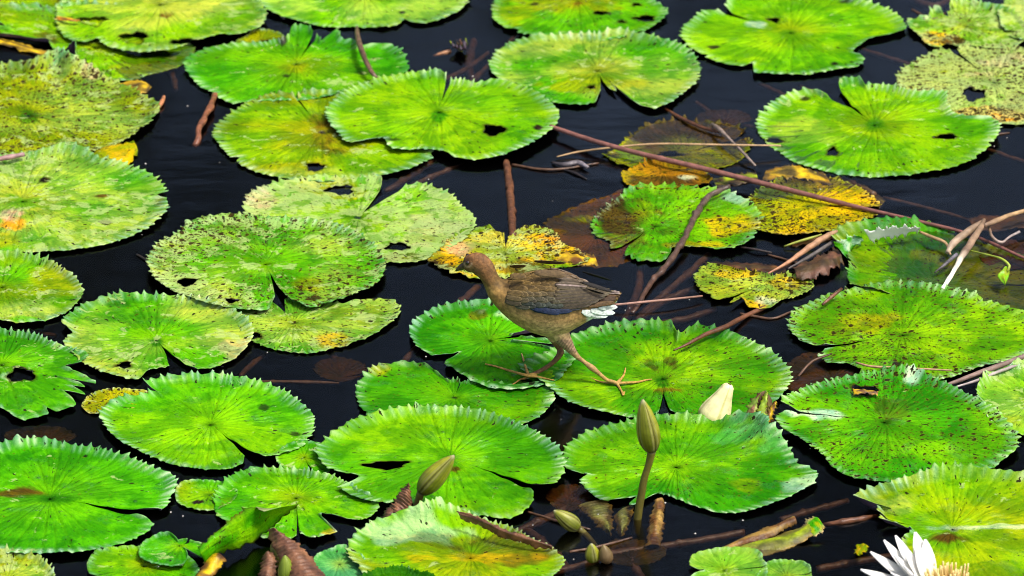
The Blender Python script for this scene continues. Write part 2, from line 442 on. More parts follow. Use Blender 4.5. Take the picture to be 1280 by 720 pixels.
def sheet(name, A, B, mat=None, bulge=0.01, nu=40, nv=14, col='brown', col2=None, edge=None, ridges=0, ridge_amp=0.002, rag=0.003, spot=0.1, pale=0.1, parent=None, bdir=(0, -0.35, 1), th=0.0009, under=None, seed=1, loc=None):
    """a leaf or scrap of leaf spanned between two edges, each a list of (px, py, z)"""
    O = at(A[0][0], A[0][1], 0) if loc is None else Vector(loc)
    a = spline([at(*p) - O for p in A], nu); b_ = spline([at(*p) - O for p in B], nu)
    v = np.linspace(0, 1, nv)
    U = np.linspace(0, 1, nu)
    N = Noise(seed); N2 = Noise(seed + 9)
    V = a[:, None] * (1 - v)[None, :, None] + b_[:, None] * v[None, :, None]
    UU, VV = np.meshgrid(U, v, indexing='ij')
    ed = np.abs(2 * VV - 1) ** 6
    acr = (b_ - a); acr = acr / (np.linalg.norm(acr, axis=1, keepdims=True) + 1e-6)
    V = V + acr[:, None] * (rag * (N(UU * 9, VV * 2, 5) + 0.7 * N2(UU * 30, VV, 5)) * ed * np.sign(VV - 0.5))[..., None]
    bd = np.array(Vector(bdir).normalized())
    h = bulge * np.sin(np.pi * VV) * (0.8 + 0.25 * N(UU * 3, VV, 3))
    if ridges: h = h + ridge_amp * np.abs(np.sin(np.pi * ridges * UU + 1.2 * VV)) ** 0.7
    h = h + 0.0012 * N2(UU * 12, VV * 5, 2)
    V = V + h[..., None] * bd
    t = sst(-0.5, 0.6, N(UU * 4, VV * 3, 3))[..., None]
    c = C[col] * (1 - t) + C[col2 or col] * t
    if edge:
        k = (ed * 0.9)[..., None]; c = c * (1 - k) + C[edge] * k
    n = nu * nv
    F = grid_faces(nu, nv)
    e1 = V[nu // 2 + 1, nv // 2] - V[nu // 2, nv // 2]; e2 = V[nu // 2, nv // 2 + 1] - V[nu // 2, nv // 2]
    if np.dot(np.cross(e2, e1), bd) < 0: F = F[:, ::-1]
    me = make_mesh(name, V.reshape(-1, 3), [F], [mat or M_DEAD, under or M_UNDER], col=np.clip(c.reshape(-1, 3), 0, 1), attrs={'spot': np.full(n, spot), 'pale': np.full(n, pale), 'polar': np.stack([VV.ravel() * .6, UU.ravel() * .6, 0 * UU.ravel()], 1)})
    o = link(name, me, parent=parent, loc=O if parent is None else None)
    solid(o, th)
    return o

def tube_mesh(name, pts, mat, cols, sides=10, n=None, bump=0.10, seed=1, nodes=0):
    """pts rows (x,y,z,r) -> closed tapered tube; cols (start, end) colours"""
    P = np.asarray(pts, float)
    L = np.linalg.norm(np.diff(P[:, :3], axis=0), axis=1).sum()
    n = n or int(np.clip(L / 0.006, 8, 160))
    S = spline(P, n)
    T = np.gradient(S[:, :3], axis=0); T /= np.linalg.norm(T, axis=1, keepdims=True) + 1e-9
    up = np.array([0, 0, 1.0])
    if abs(T[:, 2]).mean() > 0.8: up = np.array([0, 1.0, 0])
    A = np.cross(T, up); A /= np.linalg.norm(A, axis=1, keepdims=True) + 1e-9
    B = np.cross(A, T)
    th = np.linspace(0, 2 * np.pi, sides, endpoint=False)
    N = Noise(seed)
    rr = S[:, 3][:, None] * (1 + bump * N(np.linspace(0, L, n)[:, None] * np.ones(sides), np.cos(th)[None] * 0.02, 160))
    if nodes:
        u = np.linspace(0, 1, n)
        for k in range(1, nodes + 1): rr = rr * (1 + 0.35 * np.exp(-((u - k / (nodes + 1)) * L / 0.003) ** 2))[:, None]
    V = S[:, None, :3] + rr[..., None] * (np.cos(th)[None, :, None] * A[:, None] + np.sin(th)[None, :, None] * B[:, None])
    V = np.vstack([V.reshape(-1, 3), S[:1, :3], S[-1:, :3]])
    F = grid_faces(n, sides, True)
    k = np.arange(sides); c0, c1 = n * sides, n * sides + 1
    F2 = np.vstack([np.stack([np.full(sides, c0), (k + 1) % sides, k], 1), np.stack([np.full(sides, c1), (n - 1) * sides + k, (n - 1) * sides + (k + 1) % sides], 1)])
    u = np.repeat(np.linspace(0, 1, n), sides)[:, None]
    cs = np.array(cols); kx = np.linspace(0, 1, len(cs))
    col = np.stack([np.interp(u[:, 0], kx, cs[:, i]) for i in range(3)], 1)
    col = np.vstack([col, cs[:1], cs[-1:]])
    return make_mesh(name, V, [F, F2], mat, col=col)

def stick(label, pts, cols, name='twig', cat='twig', group=None, mat=None, parent=None, bump=0.12, nodes=0, sides=10):
    """pts (px, py, z, radius in photo pixels)"""
    if group == SG and min(p[2] for p in pts) < 0: pts = [(x, y, z - .85 * r * PX - .006, r * .9) if z < .0005 else (x, y, z, r * .9) for x, y, z, r in pts]
    O = at(pts[0][0], pts[0][1], pts[0][2]) if parent is None else Vector((0, 0, 0)) + parent.location
    me = tube_mesh(name, [(*(at(x, y, z) - O), r * PX) for x, y, z, r in pts], mat or M_STEM, cols, bump=bump, nodes=nodes, seed=len(bpy.data.objects), sides=sides)
    o = link(name, me, parent=parent, loc=O if parent is None else None)
    if parent is None: tag(o, label, cat, group)
    return o
# ------------------------------------------------------------------ the pads, far ones first
pad('green pad filling the far left corner behind a pad with open holes', (14, -6), ell=(72, 26), notch=(60, -30, 3, .2), z=.004, pale=.35, base='lime', second='olive', spot=.3)
pad('freckled yellow green pad half covered by the holed pad lying on it', (118, 60), [(-70,-2),(-25,8),(20,14),(45,12),(66,15),(90,10),(160,12),(232,40),(241,62),(232,76),(190,90),(150,100),(116,97),(88,74),(62,56),(32,47),(0,43),(-45,42)],
    notch=(-60, 30, 1, .5), z=.006, tilt=(-.05, .0), base='lime', second='olive', spot=.42, pale=.35, folds=((78,80,14,.03,.7),), patches=((190,85,60,12,'olive',.6),(60,50,16,8,'umber',.8)))
pad('pale green pad with three open holes lying over a freckled pad', (200, 12), [(68,22),(72,40),(84,49),(108,53),(122,48),(126,54),(142,60),(175,65),(212,62),(250,50),(275,46),(302,44),(325,34),(333,20),(326,2),(292,-15),(222,-28),(150,-28),(95,-15),(74,4)],
    notch=(300,-14,1,.4), z=.013, pale=.42, second='pale', base='lime', spot=.22, holes=((116,25,18,6),(168,47,17,8),(231,52,19,4.5)), patches=((207,19,9,4,'brown',.9),(80,24,14,3,'orange',.8),(230,10,60,10,'pale',.5)))
pad('bright lime pad cut by the top edge with small wrinkled highlights', (455, -8), [(324,2),(340,18),(370,27),(410,33),(450,34),(492,33),(500,30),(506,24),(514,28),(540,28),(570,17),(589,0),(585,-16),(540,-36),(460,-46),(380,-38),(335,-18)],
    notch=(560,-34,3,.3), z=.007, pale=.35, second='pale', spot=.12, patches=((503,16,5,2.5,'dark',1.),(360,5,40,12,'pale',.6)))
pad('two toned pad, olive behind and bright green in front, with black holes', (722, 2), [(615,13),(622,30),(645,41),(690,49),(730,52),(765,50),(800,41),(825,29),(835,15),(820,6),(800,-5),(740,-22),(680,-22),(635,-8)],
    notch=(640,-16,2,.3), z=.007, und=.004, base='lime', second='fresh', pale=.25, spot=.2, holes=((751,17,11,3.2),(806,23,14,4.2),(777,28,5,2),(795,6,6,2.2)),
    patches=((700,2,80,14,'olive',.85,.2),(640,15,30,14,'olive',.6),(722,4,10,5,'brown',.9),(668,5,8,3,'dark',.9)))
pad('largest bright lime pad at the top with a slit folded to its left', (988, 42), [(852,38),(856,52),(875,68),(905,80),(925,83),(940,80),(945,93),(975,95),(1010,94),(1050,88),(1072,85),(1080,74),(1066,64),(1072,58),(1085,50),(1110,45),(1132,38),(1126,24),(1095,8),(1060,-1),(1020,-11),(960,-15),(918,-8),(905,10),(872,22),(862,30)],
    notch=(895,14,4,.25), z=.007, base='lime', second='fresh', pale=.16, spot=.05, rimk=1.15, holes=((967,25,9,3),), patches=((892,58,10,2.5,'dark',.9),(1043,80,6,3,'dark',1),(1060,2,14,3,'dark',.9),(988,44,24,12,'green',.5),(948,30,14,5,'mint',.7)))
pad('pale mottled pad at the top right, its front edge rotted yellow and black', (1208, 34), [(1134,28),(1148,46),(1166,59),(1185,56),(1222,60),(1262,60),(1284,52),(1280,30),(1262,16),(1225,8),(1190,5),(1187,17),(1165,16),(1160,24)],
    notch=(1160,8,3,.4), z=.006, base='pale', second='lime', centre='olive', pale=.75, spot=.35, patches=((1170,48,26,10,'yellow',.8,.5),(1190,52,14,7,'umber',.9,.4),(1212,36,12,8,'green',.5),(1270,48,20,8,'deep',.5)))
pad('mottled pad cut by the right edge at the far corner', (1306, 22), ell=(58, 34), notch=(1255,12,3,.3), z=.009, base='pale', second='lime', pale=.6, spot=.3, holes=((1262,42,11,4),))
pad('washed out cream and pink pad with a small green star at its centre', (1242, 103), [(1120,98),(1122,110),(1140,125),(1165,131),(1185,144),(1210,152),(1250,156),(1300,150),(1342,122),(1332,82),(1292,63),(1255,58),(1220,58),(1185,60),(1168,66),(1140,80)],
    notch=(1187,61,3.2,.25), rim=.003, z=.006, base='pale', second='olive', centre='green', centre_r=.16, pale=.95, spot=.7, rimk=.6, holes=((1217,117,15,9),),
    patches=((1235,144,50,12,'orange',.9,.5),(1215,141,28,9,'yellow',.8,.3),(1155,92,30,10,'olive',.7),(1270,130,20,14,'brown',.5,.3),(1265,75,40,9,'pink',.7),(1160,118,24,9,'pink',.5),(1225,95,20,10,'pink',.5)))
pad('lime pad with a wide slit at its back and clean black nicks', (1093, 158), [(945,150),(950,165),(970,185),(1000,203),(1050,214),(1100,218),(1150,216),(1200,207),(1232,190),(1246,160),(1240,154),(1210,151),(1192,146),(1184,136),(1180,124),(1172,122),(1140,122),(1110,113),(1082,112),(1072,104),(1047,102),(1024,118),(1005,116),(985,119),(962,132)],
    notch=(1033,112,8,.22), tilt=(.03,.02), z=.010, base='lime', second='fresh', pale=.3, spot=.12, rimk=1.1, holes=((968,172,10,4.2),(1041,187,7,5),(1182,172,14,3.2)), patches=((1006,122,8,3,'dark',.9),(1095,156,14,9,'green',.7),(1000,160,40,20,'pale',.35)))
pad('small yellowing scrap of pad behind the pad under the short stick', (326, 50), [(296,56),(308,44),(325,37),(345,40),(356,50),(345,58),(320,64)], z=.003, tooth=.01, base='olive', second='yellow', spot=.3, rim=.002, holes=((333,52,8,3.5),))
pad('green pad under the short curved brown stick', (370, 82), [(232,80),(238,95),(262,115),(290,131),(312,128),(345,126),(400,122),(450,112),(500,97),(510,86),(506,75),(494,60),(480,57),(452,58),(442,50),(428,50),(420,40),(402,54),(396,40),(366,36),(362,47),(345,53),(330,56),(275,60),(245,68)],
    notch=(399,38,2.5,.3), z=.007, base='fresh', second='lime', pale=.3, spot=.14, patches=((352,52,8,5,'dark',1.),(358,95,7,2.5,'dark',.9),(455,90,12,8,'dark',.7),(372,84,18,9,'olive',.7),(470,75,40,20,'green',.6)))
pad('yellow green pad tucked under a bright lime pad with a torn front edge', (402, 165), [(266,165),(272,180),(290,200),(330,218),(370,226),(420,227),(470,222),(510,213),(538,199),(538,186),(505,155),(470,130),(430,117),(385,115),(340,120),(300,135),(278,150)],
    notch=(367,118,1,.3), z=.004, rim=.003, base='olive', second='lime', pale=.35, spot=.14, holes=((394,208,11,5),), patches=((408,165,22,26,'brown',.75,.3),(390,220,90,12,'pale',.4),(380,172,40,16,'olive',.5)))
pad('bright lime pad with one open hole and a torn front edge', (548, 145), [(406,143),(413,156),(425,168),(440,179),(452,176),(478,174),(492,188),(530,187),(552,189),(568,197),(600,200),(630,194),(665,181),(690,165),(699,145),(686,128),(655,112),(622,103),(592,107),(572,104),(556,95),(530,93),(490,98),(450,108),(420,125)],
    notch=(562,98,2.0,.3), z=.012, base='lime', second='fresh', centre='lime', pale=.24, spot=.1, rimk=1.15, holes=((617,162,14,7),), patches=((673,160,5,3,'dark',1.),(548,145,9,9,'green',.9),(470,175,24,2,'dark',.7)))
pad('bright pad with a torn yellow notch in its front edge', (747, 90), [(613,85),(620,98),(640,109),(690,128),(712,131),(744,128),(747,122),(756,112),(764,104),(770,116),(790,127),(820,137),(846,125),(865,110),(876,88),(866,70),(836,55),(802,47),(777,41),(742,48),(700,48),(660,50),(635,58),(620,70)],
    notch=(761,128,5,.35), z=.008, base='fresh', second='pale', centre='olive', pale=.35, spot=.16, rimk=1.15, holes=((739,108,5.5,2.5),), patches=((745,105,60,14,'olive',.6),(720,62,16,8,'green',.6),(845,80,20,26,'fresh',.5)))
pad('pad at the left edge densely freckled brown with a folded up corner', (35, 145), [(197,135),(192,150),(170,170),(130,186),(80,194),(20,197),(-40,191),(-82,160),(-77,120),(-42,95),(0,86),(40,84),(60,78),(85,70),(108,82),(145,103),(178,120)],
    notch=(-70,110,1,.3), z=.006, base='olive', second='pale', pale=.5, spot=.66, rimk=.7, folds=((86,84,20,.034,.5),), patches=((35,145,14,8,'deep',.8),(86,86,26,12,'teal',.85),(40,100,60,10,'olive',.6),(112,100,12,8,'pink',.6,.3)))
pad('pale green pad on the left edge with an orange stain', (28, 253), [(209,255),(206,270),(186,287),(150,301),(100,312),(50,317),(-10,318),(-70,300),(-92,260),(-62,220),(-12,201),(30,196),(70,191),(95,190),(120,198),(160,208),(190,220),(206,238)],
    notch=(-80,240,1,.3), z=.007, base='fresh', second='pale', centre='olive', pale=.55, spot=.25, rimk=1., patches=((15,278,14,14,'orange',.8),(14,268,16,8,'pink',.8),(56,226,9,3.5,'dark',1.),(127,245,11,3,'brown',.9),(133,278,7,3.,'dark',1.),(28,253,24,10,'green',.7),(90,258,50,8,'green',.5),(8,300,30,10,'olive',.7),(200,250,7,10,'brown',.6)), folds=((80,194,9,.014,.8),))
sc_ = sheet('yellow_leaf_scrap', [(108,196,.004),(130,184,.006),(150,179,.008),(168,178,.006)], [(112,200,.004),(140,207,.004),(160,206,.004),(173,190,.004)], M_LEAF, .006, 24, 10, 'yellow', 'olive', spot=.25, rag=.006, seed=3)
tag(sc_, 'bright yellow scrap of dying leaf between two pads on the left', 'leaf scrap')
pad('half of a mottled olive and green pad at the left edge, no hole', (2, 360), [(104,364),(98,380),(75,395),(45,404),(10,405),(-30,396),(-72,366),(-52,330),(0,318),(40,324),(75,338),(95,352)],
    notch=(-60,345,1,.3), z=.007, base='fresh', second='olive', pale=.45, spot=.22, rimk=.9, patches=((70,350,30,18,'olive',.7),(35,385,34,14,'pale',.8),(40,402,50,5,'fresh',.8)))
pad('pale yellow green pad with two dark holes behind the freckled round pad', (447, 272), [(303,262),(310,245),(345,230),(365,228),(400,222),(440,226),(470,224),(479,228),(477,243),(520,230),(555,241),(580,260),(594,275),(585,297),(560,310),(530,325),(490,330),(440,312),(400,310),(330,292)],
    notch=(494,232,8,.25), z=.004, rim=.004, base='lime', second='pale', centre='olive', pale=.85, spot=.3, rimk=.55, holes=((425,237,18,6),(497,308,15,5)), patches=((320,248,26,16,'pink',.7,.3),(447,272,24,14,'deep',.4),(415,236,60,10,'yellow',.45),(500,322,30,8,'brown',.6,.3),(545,290,40,20,'pink',.4,.2)))
pad('yellow freckled pad half under the round freckled pad', (366, 405), [(290,392),(298,405),(312,425),(345,437),(380,441),(420,436),(455,425),(480,411),(498,392),(492,377),(462,375),(428,380),(380,376),(345,372),(310,376)],
    notch=(345,374,8,.4), z=.004, rim=.003, base='fresh', second='pale', centre='olive', pale=.55, spot=.45, rimk=.5, holes=((320,420,7,3.5),), patches=((450,395,36,12,'olive',.5,-.3),(415,425,26,8,'yellow',.6,.3),(460,420,30,10,'green',.5)))
pad('large round pale green pad covered in dark freckles', (332, 335), [(186,325),(190,345),(215,365),(250,380),(300,388),(328,388),(348,374),(366,376),(388,384),(420,378),(455,365),(476,350),(482,330),(466,310),(440,292),(400,280),(350,275),(300,272),(250,277),(215,295),(194,310)],
    notch=(356,384,3.5,.3), z=.012, base='fresh', second='pale', centre='lime', pale=.65, spot=.62, rimk=1., holes=((234,352,12,5.5),(290,376,9,2.2)), patches=((390,373,9,2.5,'dark',.9),(332,335,9,5,'deep',.8),(330,328,80,26,'fresh',.4,-.25),(385,355,24,8,'olive',.7),(290,335,40,14,'lime',.6,-.3)))
pad('mottled green pad with an open wedge slit in its front', (195, 426), [(75,405),(84,412),(90,418),(84,424),(80,432),(100,452),(130,467),(172,476),(184,464),(200,461),(214,463),(243,464),(280,455),(305,440),(315,415),(306,400),(275,385),(230,375),(180,370),(130,375),(95,390)],
    notch=(229,466,7,.18), z=.008, base='fresh', second='pale', centre='lime', pale=.45, spot=.22, rimk=.9, holes=((155,456,9,4),), patches=((195,427,8,4,'deep',.9),(150,380,16,5,'deep',.8),(150,395,30,8,'green',.8),(190,390,24,8,'deep',.4),(155,411,7,3,'green',.9),(300,440,20,18,'pink',.4)))
pad('torn green pad at the left edge with one large hole', (2, 458), [(-92,460),(-62,425),(-22,412),(20,418),(60,430),(95,440),(110,447),(100,456),(82,460),(68,470),(85,475),(114,476),(119,482),(106,486),(88,482),(80,488),(107,495),(95,507),(72,515),(58,511),(60,518),(30,525),(0,510),(-52,500)],
    notch=(-60,430,1,.3), z=.010, base='fresh', second='mid', centre='lime', pale=.35, spot=.14, rimk=1.1, holes=((26,468,16,8),), patches=((10,440,20,10,'green',.6),(10,470,12,4,'mint',.4)))
pad('small yellow spotted pad squeezed between two green ones on the left', (142, 501), [(102,508),(115,517),(130,516),(160,512),(188,500),(186,490),(165,487),(145,485),(120,490),(105,500)], z=.004, rim=.002, tooth=.012, base='olive', second='yellow', pale=.3, spot=.5)
pad('large fresh pad with a lime centre and a nick at its back left', (263, 533), [(126,520),(130,535),(150,555),(190,573),(235,585),(280,587),(312,577),(345,572),(380,555),(393,530),(376,505),(345,487),(300,477),(255,472),(208,474),(180,480),(190,492),(200,496),(175,498),(150,500),(133,510)],
    notch=(318,576,3.2,.35), z=.009, base='fresh', second='lime', centre='lime', centre_r=.5, pale=.28, spot=.08, rimk=1.2, und=.003, patches=((330,508,5,2.5,'dark',.8),(368,542,6,2.5,'dark',.8),(205,486,20,6,'green',.7),(170,510,20,8,'green',.4)))
pad('big green pad on the left with a brown streak running into its centre', (62, 625), [(221,605),(214,622),(205,640),(180,642),(190,652),(186,664),(150,681),(100,692),(50,694),(0,692),(-62,670),(-88,630),(-62,582),(0,559),(50,553),(100,560),(150,570),(192,588)],
    notch=(200,646,3.0,.38), z=.009, base='fresh', second='green', centre='lime', centre_r=.5, pale=.24, spot=.05, rimk=1.15, und=.004, patches=((14,616,42,4,'brown',.9),(58,622,34,4,'deep',.75),(30,611,14,3,'umber',.6),(107,570,4,2,'dark',1.),(20,570,16,6,'green',.6)))  # deep strip paints the dark of a crease into the colour
pad('small plain round pad with toothless edge between two large pads', (262, 619), [(219,615),(228,603),(255,599),(283,604),(284,630),(265,638),(235,635)], z=.004, rim=.002, tooth=.0, base='fresh', second='olive', pale=.35, spot=.05, patches=((248,627,7,2.2,'dark',1.),))
pad('green pad with a big bite and a yellow tipped lobe', (370, 624), [(267,628),(270,642),(285,656),(320,674),(350,679),(372,678),(388,677),(410,671),(421,667),(404,650),(402,643),(425,647),(450,652),(470,645),(476,634),(445,615),(420,600),(390,595),(350,590),(318,589),(300,592),(280,606)],
    notch=(373,680,1.2,.2), z=.006, base='fresh', second='lime', centre='olive', pale=.3, spot=.05, rimk=1., patches=((412,668,12,5,'yellow',.7),))
pad('small young round pad beside the pad with the bite', (380, 574), [(345,575),(350,562),(370,553),(395,553),(408,570),(412,588),(395,597),(370,592)], z=.010, rim=.002, tooth=.0, base='fresh', second='lime', pale=.35, spot=.08, notch=(395,598,4,.3))
pad('large lime pad behind the leaning bud with a slit shaped hole', (562, 583), [(396,565),(400,578),(414,590),(430,594),(448,597),(438,603),(422,607),(440,617),(470,626),(520,628),(560,632),(605,641),(640,643),(662,630),(672,618),(690,609),(705,592),(701,570),(670,545),(620,527),(570,517),(510,516),(460,527),(415,545)],
    notch=(682,614,2.8,.35), tilt=(0,.035), z=.015, base='lime', second='fresh', centre='lime', pale=.12, spot=.05, rimk=1.2, und=.0035, holes=((482,581,25,4.),), patches=((569,586,6,3,'brown',.9),(625,603,22,3,'deep',.7),(650,560,50,24,'green',.5),(430,570,26,16,'fresh',.5)))
pad('dark green pad in front of the walking bird, a wet puddle on its corner', (568, 497), [(444,490),(450,505),(465,522),(500,536),(560,541),(620,539),(665,526),(685,511),(693,490),(682,480),(642,482),(600,478),(582,478),(562,477),(548,468),(530,457),(500,455),(470,460)],
    notch=(576,477,1,.3), rim=.003, z=.006, base='green', second='lime', centre='lime', pale=.08, spot=.2, rimk=.8, patches=((470,462,14,6,'olive',.9,.3),(640,495,40,16,'deep',.4)))
pad('green pad under the raised breast of the bird, torn open on its right', (612, 428), [(512,415),(516,430),(540,443),(574,440),(556,452),(570,466),(590,477),(620,486),(660,487),(692,480),(706,466),(713,442),(694,433),(665,432),(640,427),(638,421),(660,414),(690,408),(714,400),(694,392),(650,383),(610,378),(570,383),(530,395)],
    notch=(700,420,2,.15), dips=((655,473,.032,.0085),), z=.010, base='green', second='fresh', centre='lime', centre_r=.25, pale=.08, spot=.16, rimk=1.3, patches=((640,392,24,8,'mint',.6),(600,395,12,5,'brown',.6),(650,460,70,24,'deep',.5),(700,412,20,10,'deep',.5)))  # deep patches paint in shade on the sunken lobe below the bird
pad('large green pad the bird steps onto, brown blotches beside its centre', (828, 475), [(648,462),(672,478),(690,490),(700,498),(720,508),(760,518),(800,522),(820,519),(843,519),(880,523),(920,523),(960,508),(982,490),(989,470),(975,450),(940,430),(900,414),(872,409),(856,418),(848,424),(842,412),(838,407),(800,406),(760,409),(720,420),(690,440)],
    notch=(831,522,4.5,.45), dips=((774,480,.035,.0045),), z=.009, base='green', second='lime', centre='lime', centre_r=.36, pale=.08, spot=.28, rimk=1., patches=((811,453,5,4,'umber',.7),(819,460,5,3,'umber',.7),(837,452,6,4,'umber',.7),(843,459,4,4,'umber',.6),(828,475,7,5,'deep',.9),(832,487,16,2,'brown',.7),(740,440,60,22,'green',.7),(930,450,40,30,'green',.5),(720,490,50,16,'lime',.6)))  # green patch on the left paints in the bird's soft shadow
pad('dark glossy green pad with a raised bluish back edge beside the tall bud', (845, 587), [(701,568),(704,585),(722,598),(728,612),(748,626),(785,633),(796,622),(806,614),(822,616),(850,625),(880,635),(920,641),(960,633),(1002,615),(1024,598),(1018,590),(1002,582),(996,570),(990,552),(960,528),(920,523),(870,525),(830,522),(790,530),(750,540),(715,555)],
    notch=(712,600,1,.25), z=.010, base='green', second='lime', centre='lime', centre_r=.35, pale=.1, spot=.2, rimk=1.2, und=.0045, folds=((972,545,20,.028,.5),), patches=((960,545,50,16,'teal',.6),(1000,605,24,8,'mint',.5),(935,605,18,8,'olive',.4),(880,560,70,16,'green',.6)))  # teal and mint patches paint sky sheen on the raised rim
pad('freckled green pad on the right with a white lipped slit on its left', (1105, 533), [(968,525),(972,518),(978,503),(1010,489),(1050,478),(1090,471),(1130,471),(1160,479),(1195,490),(1225,505),(1260,530),(1276,550),(1270,565),(1245,580),(1200,592),(1140,602),(1090,599),(1060,592),(1042,582),(1028,566),(1000,548),(976,536)],
    notch=(968,516,3.2,.25), tilt=(0,.02), z=.012, base='green', second='lime', centre='lime', pale=.1, spot=.5, rimk=.8, holes=((1080,488,16,5),), patches=((1118,510,20,12,'umber',.5),(1160,505,30,12,'deep',.5),(1010,519,44,5,'mint',.9),(1140,478,12,7,'mint',.9),(1105,533,14,6,'deep',.4)), folds=((1140,474,14,.013,.6),))  # mint patch at the back paints a glossy sheen on the flap
pad('large flat freckled lime pad on the right crossed by a thin dry stalk', (1128, 420), [(984,405),(990,420),(1012,433),(1036,436),(1020,443),(1034,455),(1058,455),(1072,464),(1070,472),(1100,475),(1150,477),(1182,474),(1222,462),(1292,440),(1312,410),(1272,390),(1240,378),(1200,366),(1150,357),(1100,357),(1060,363),(1010,382),(990,395)],
    notch=(1012,440,3.2,.32), rim=.004, z=.008, base='lime', second='green', centre='lime', pale=.08, spot=.55, rimk=1., patches=((1090,400,34,8,'orange',.22),(1070,405,40,12,'olive',.6),(1128,420,22,6,'deep',.5),(1120,455,6,3,'dark',1.),(1030,410,30,20,'green',.4)))
pad('half sunken green pad with its back edge reared up white', (1165, 352), [(1040,312),(1055,322),(1060,345),(1062,366),(1100,372),(1180,374),(1250,380),(1300,388),(1330,350),(1290,318),(1240,305),(1185,292),(1150,286),(1110,288),(1078,292),(1056,298)],
    notch=(1320,345,1,.3), z=-.006, tilt=(-.09,.0), base='green', second='olive', centre='green', pale=.06, spot=.35, rimk=.5, und=.003, folds=((1112,284,20,.014,.7),), patches=((1160,318,24,10,'olive',.5,.3),(1250,340,60,40,'olive',.5)))
pad('bright frilled pad at the right edge below the grey reeds', (1296, 505), [(1222,490),(1228,510),(1240,530),(1265,542),(1300,546),(1355,522),(1345,480),(1292,460),(1255,465)],
    notch=(1350,500,1,.3), z=.010, base='lime', second='pale', pale=.4, spot=.12, rimk=1.3, rim=.012, patches=((1255,525,20,10,'olive',.6)
,))
pad('yellow green pad folded across the middle behind the white lily', (1190, 664), [(1064,628),(1075,635),(1096,640),(1114,643),(1090,652),(1112,657),(1140,664),(1128,676),(1132,700),(1150,735),(1220,748),(1290,742),(1352,700),(1342,640),(1292,606),(1240,602),(1200,600),(1150,607),(1100,615)],
    notch=(1092,649,2.5,.5), z=.010, base='lime', second='olive', centre='lime', pale=.2, spot=.04, rimk=1.1, rim=.010, patches=((1185,672,19,7,'brown',.95),(1230,659,60,2.5,'mint',.45),(1100,632,40,8,'pale',.5)), folds=((1200,600,42,.02,.2),))  # mint strip paints a highlight along the crease
pad('yellowing pad at the bottom with a brown curled rim', (588, 700), [(434,690),(445,670),(470,655),(500,645),(540,638),(580,645),(620,660),(660,675),(692,690),(706,705),(692,720),(640,738),(560,748),(480,738),(445,715)],
    notch=(520,745,1,.4), z=.010, base='lime', second='olive', centre='olive', centre_r=.45, pale=.2, spot=.1, rimk=1., folds=((520,642,18,.03,.6),), patches=((640,685,50,18,'brown',.55,.3),(520,665,70,10,'mint',.4),(560,675,40,8,'brown',.4,.2),(600,697,60,5,'yellow',.5),(655,700,30,6,'brown',.4)))
pad('small bluish green pad at the bottom beside the curled rim pad', (424, 706), [(396,695),(412,688),(430,683),(446,690),(454,708),(450,724),(410,726),(398,712)], z=.006, rim=.003, tooth=.012, base='teal', second='fresh', pale=.2, spot=.04)
pad('young green pad at the bottom left with a heart shaped leaf on it', (180, 708), [(112,700),(118,691),(150,686),(182,686),(215,690),(240,700),(238,730),(180,742),(125,732)], z=.005, rim=.003, tooth=.0, base='fresh', second='lime', pale=.25, spot=.05, notch=(120,720,2,.4))
pad('heart shaped young leaf lying on a pad at the bottom left', (225, 690), [(175,685),(185,675),(210,668),(222,676),(230,684),(242,678),(263,683),(252,698),(225,706),(195,705),(178,698)], z=.014, rim=.004, tooth=.0, base='fresh', second='mid', pale=.3, spot=.05, notch=(232,678,8,.3))
pad('mottled pale pad in the lower left corner', (8, 728), ell=(60, 36), notch=(-40,715,1,.4), z=.006, base='olive', second='pale', pale=.5, spot=.2)
pad('dark shaded pad just rising over the bottom edge', (498, 748), ell=(64, 38), notch=(540,770,1,.4), z=.030, base='deep', second='deep', centre='deep', pale=.0, spot=.05, rimk=.2, rimc='green', tilt=(0,-.12))  # the shade is put into its all-deep colour
pad('pale rippled young leaf at the bottom below the sunken folded leaf', (905, 715), [(863,701),(870,694),(885,690),(920,687),(948,691),(954,702),(950,730),(910,745),(870,738),(862,722),(880,714),(862,708)], z=.008, rim=.004, tooth=.012, base='fresh', second='pale', pale=.4, spot=.06)
pad('little green leaf at the bottom touching the pale rippled one', (982, 722), [(954,712),(962,703),(985,701),(1008,706),(1014,718),(1008,738),(970,742)], z=.006, rim=.003, tooth=.0, base='fresh', second='pale', pale=.25, spot=.05)

# yellow and rotting pads in the middle
pad('yellow rotting pad with dark spots behind the head of the bird', (632, 318), rag=.035, pts=[(534,326),(548,314),(560,300),(590,285),(612,285),(622,292),(640,296),(655,283),(690,289),(702,303),(730,318),(738,326),(700,333),(662,340),(640,346),(600,350),(560,340)],
    notch=(632,284,3,.25), z=.006, rim=.002, base='lime', second='yellow', centre='pale', centre_r=.6, pale=.6, spot=.6, rimk=.2, tooth=.03, und=.004, patches=((655,335,50,9,'silt',.75),(655,338,16,10,'dark',.6),(552,330,20,10,'umber',.8,.4),(570,322,24,10,'yellow',.8),(700,318,34,12,'yellow',.7,.3),(722,322,18,8,'brown',.8),(575,310,16,8,'pink',.6),(690,300,24,12,'orange',.5,.3),(625,300,40,14,'pale',.6)))
pad('silt covered brown pad sunk below the surface beside the yellow one', (745, 295), rag=.035, pts=[(672,287),(700,268),(745,250),(790,240),(806,262),(805,300),(790,326),(775,332),(730,336),(692,318)], z=-.0025, rim=.002, notch=(672,283,3,.3), base='brown', second='silt', centre='brown', pale=.0, spot=.5, rimk=.0, tooth=.02, und=.004, patches=((745,275,40,5,'olive',.6),(720,322,40,10,'brown',.7)))
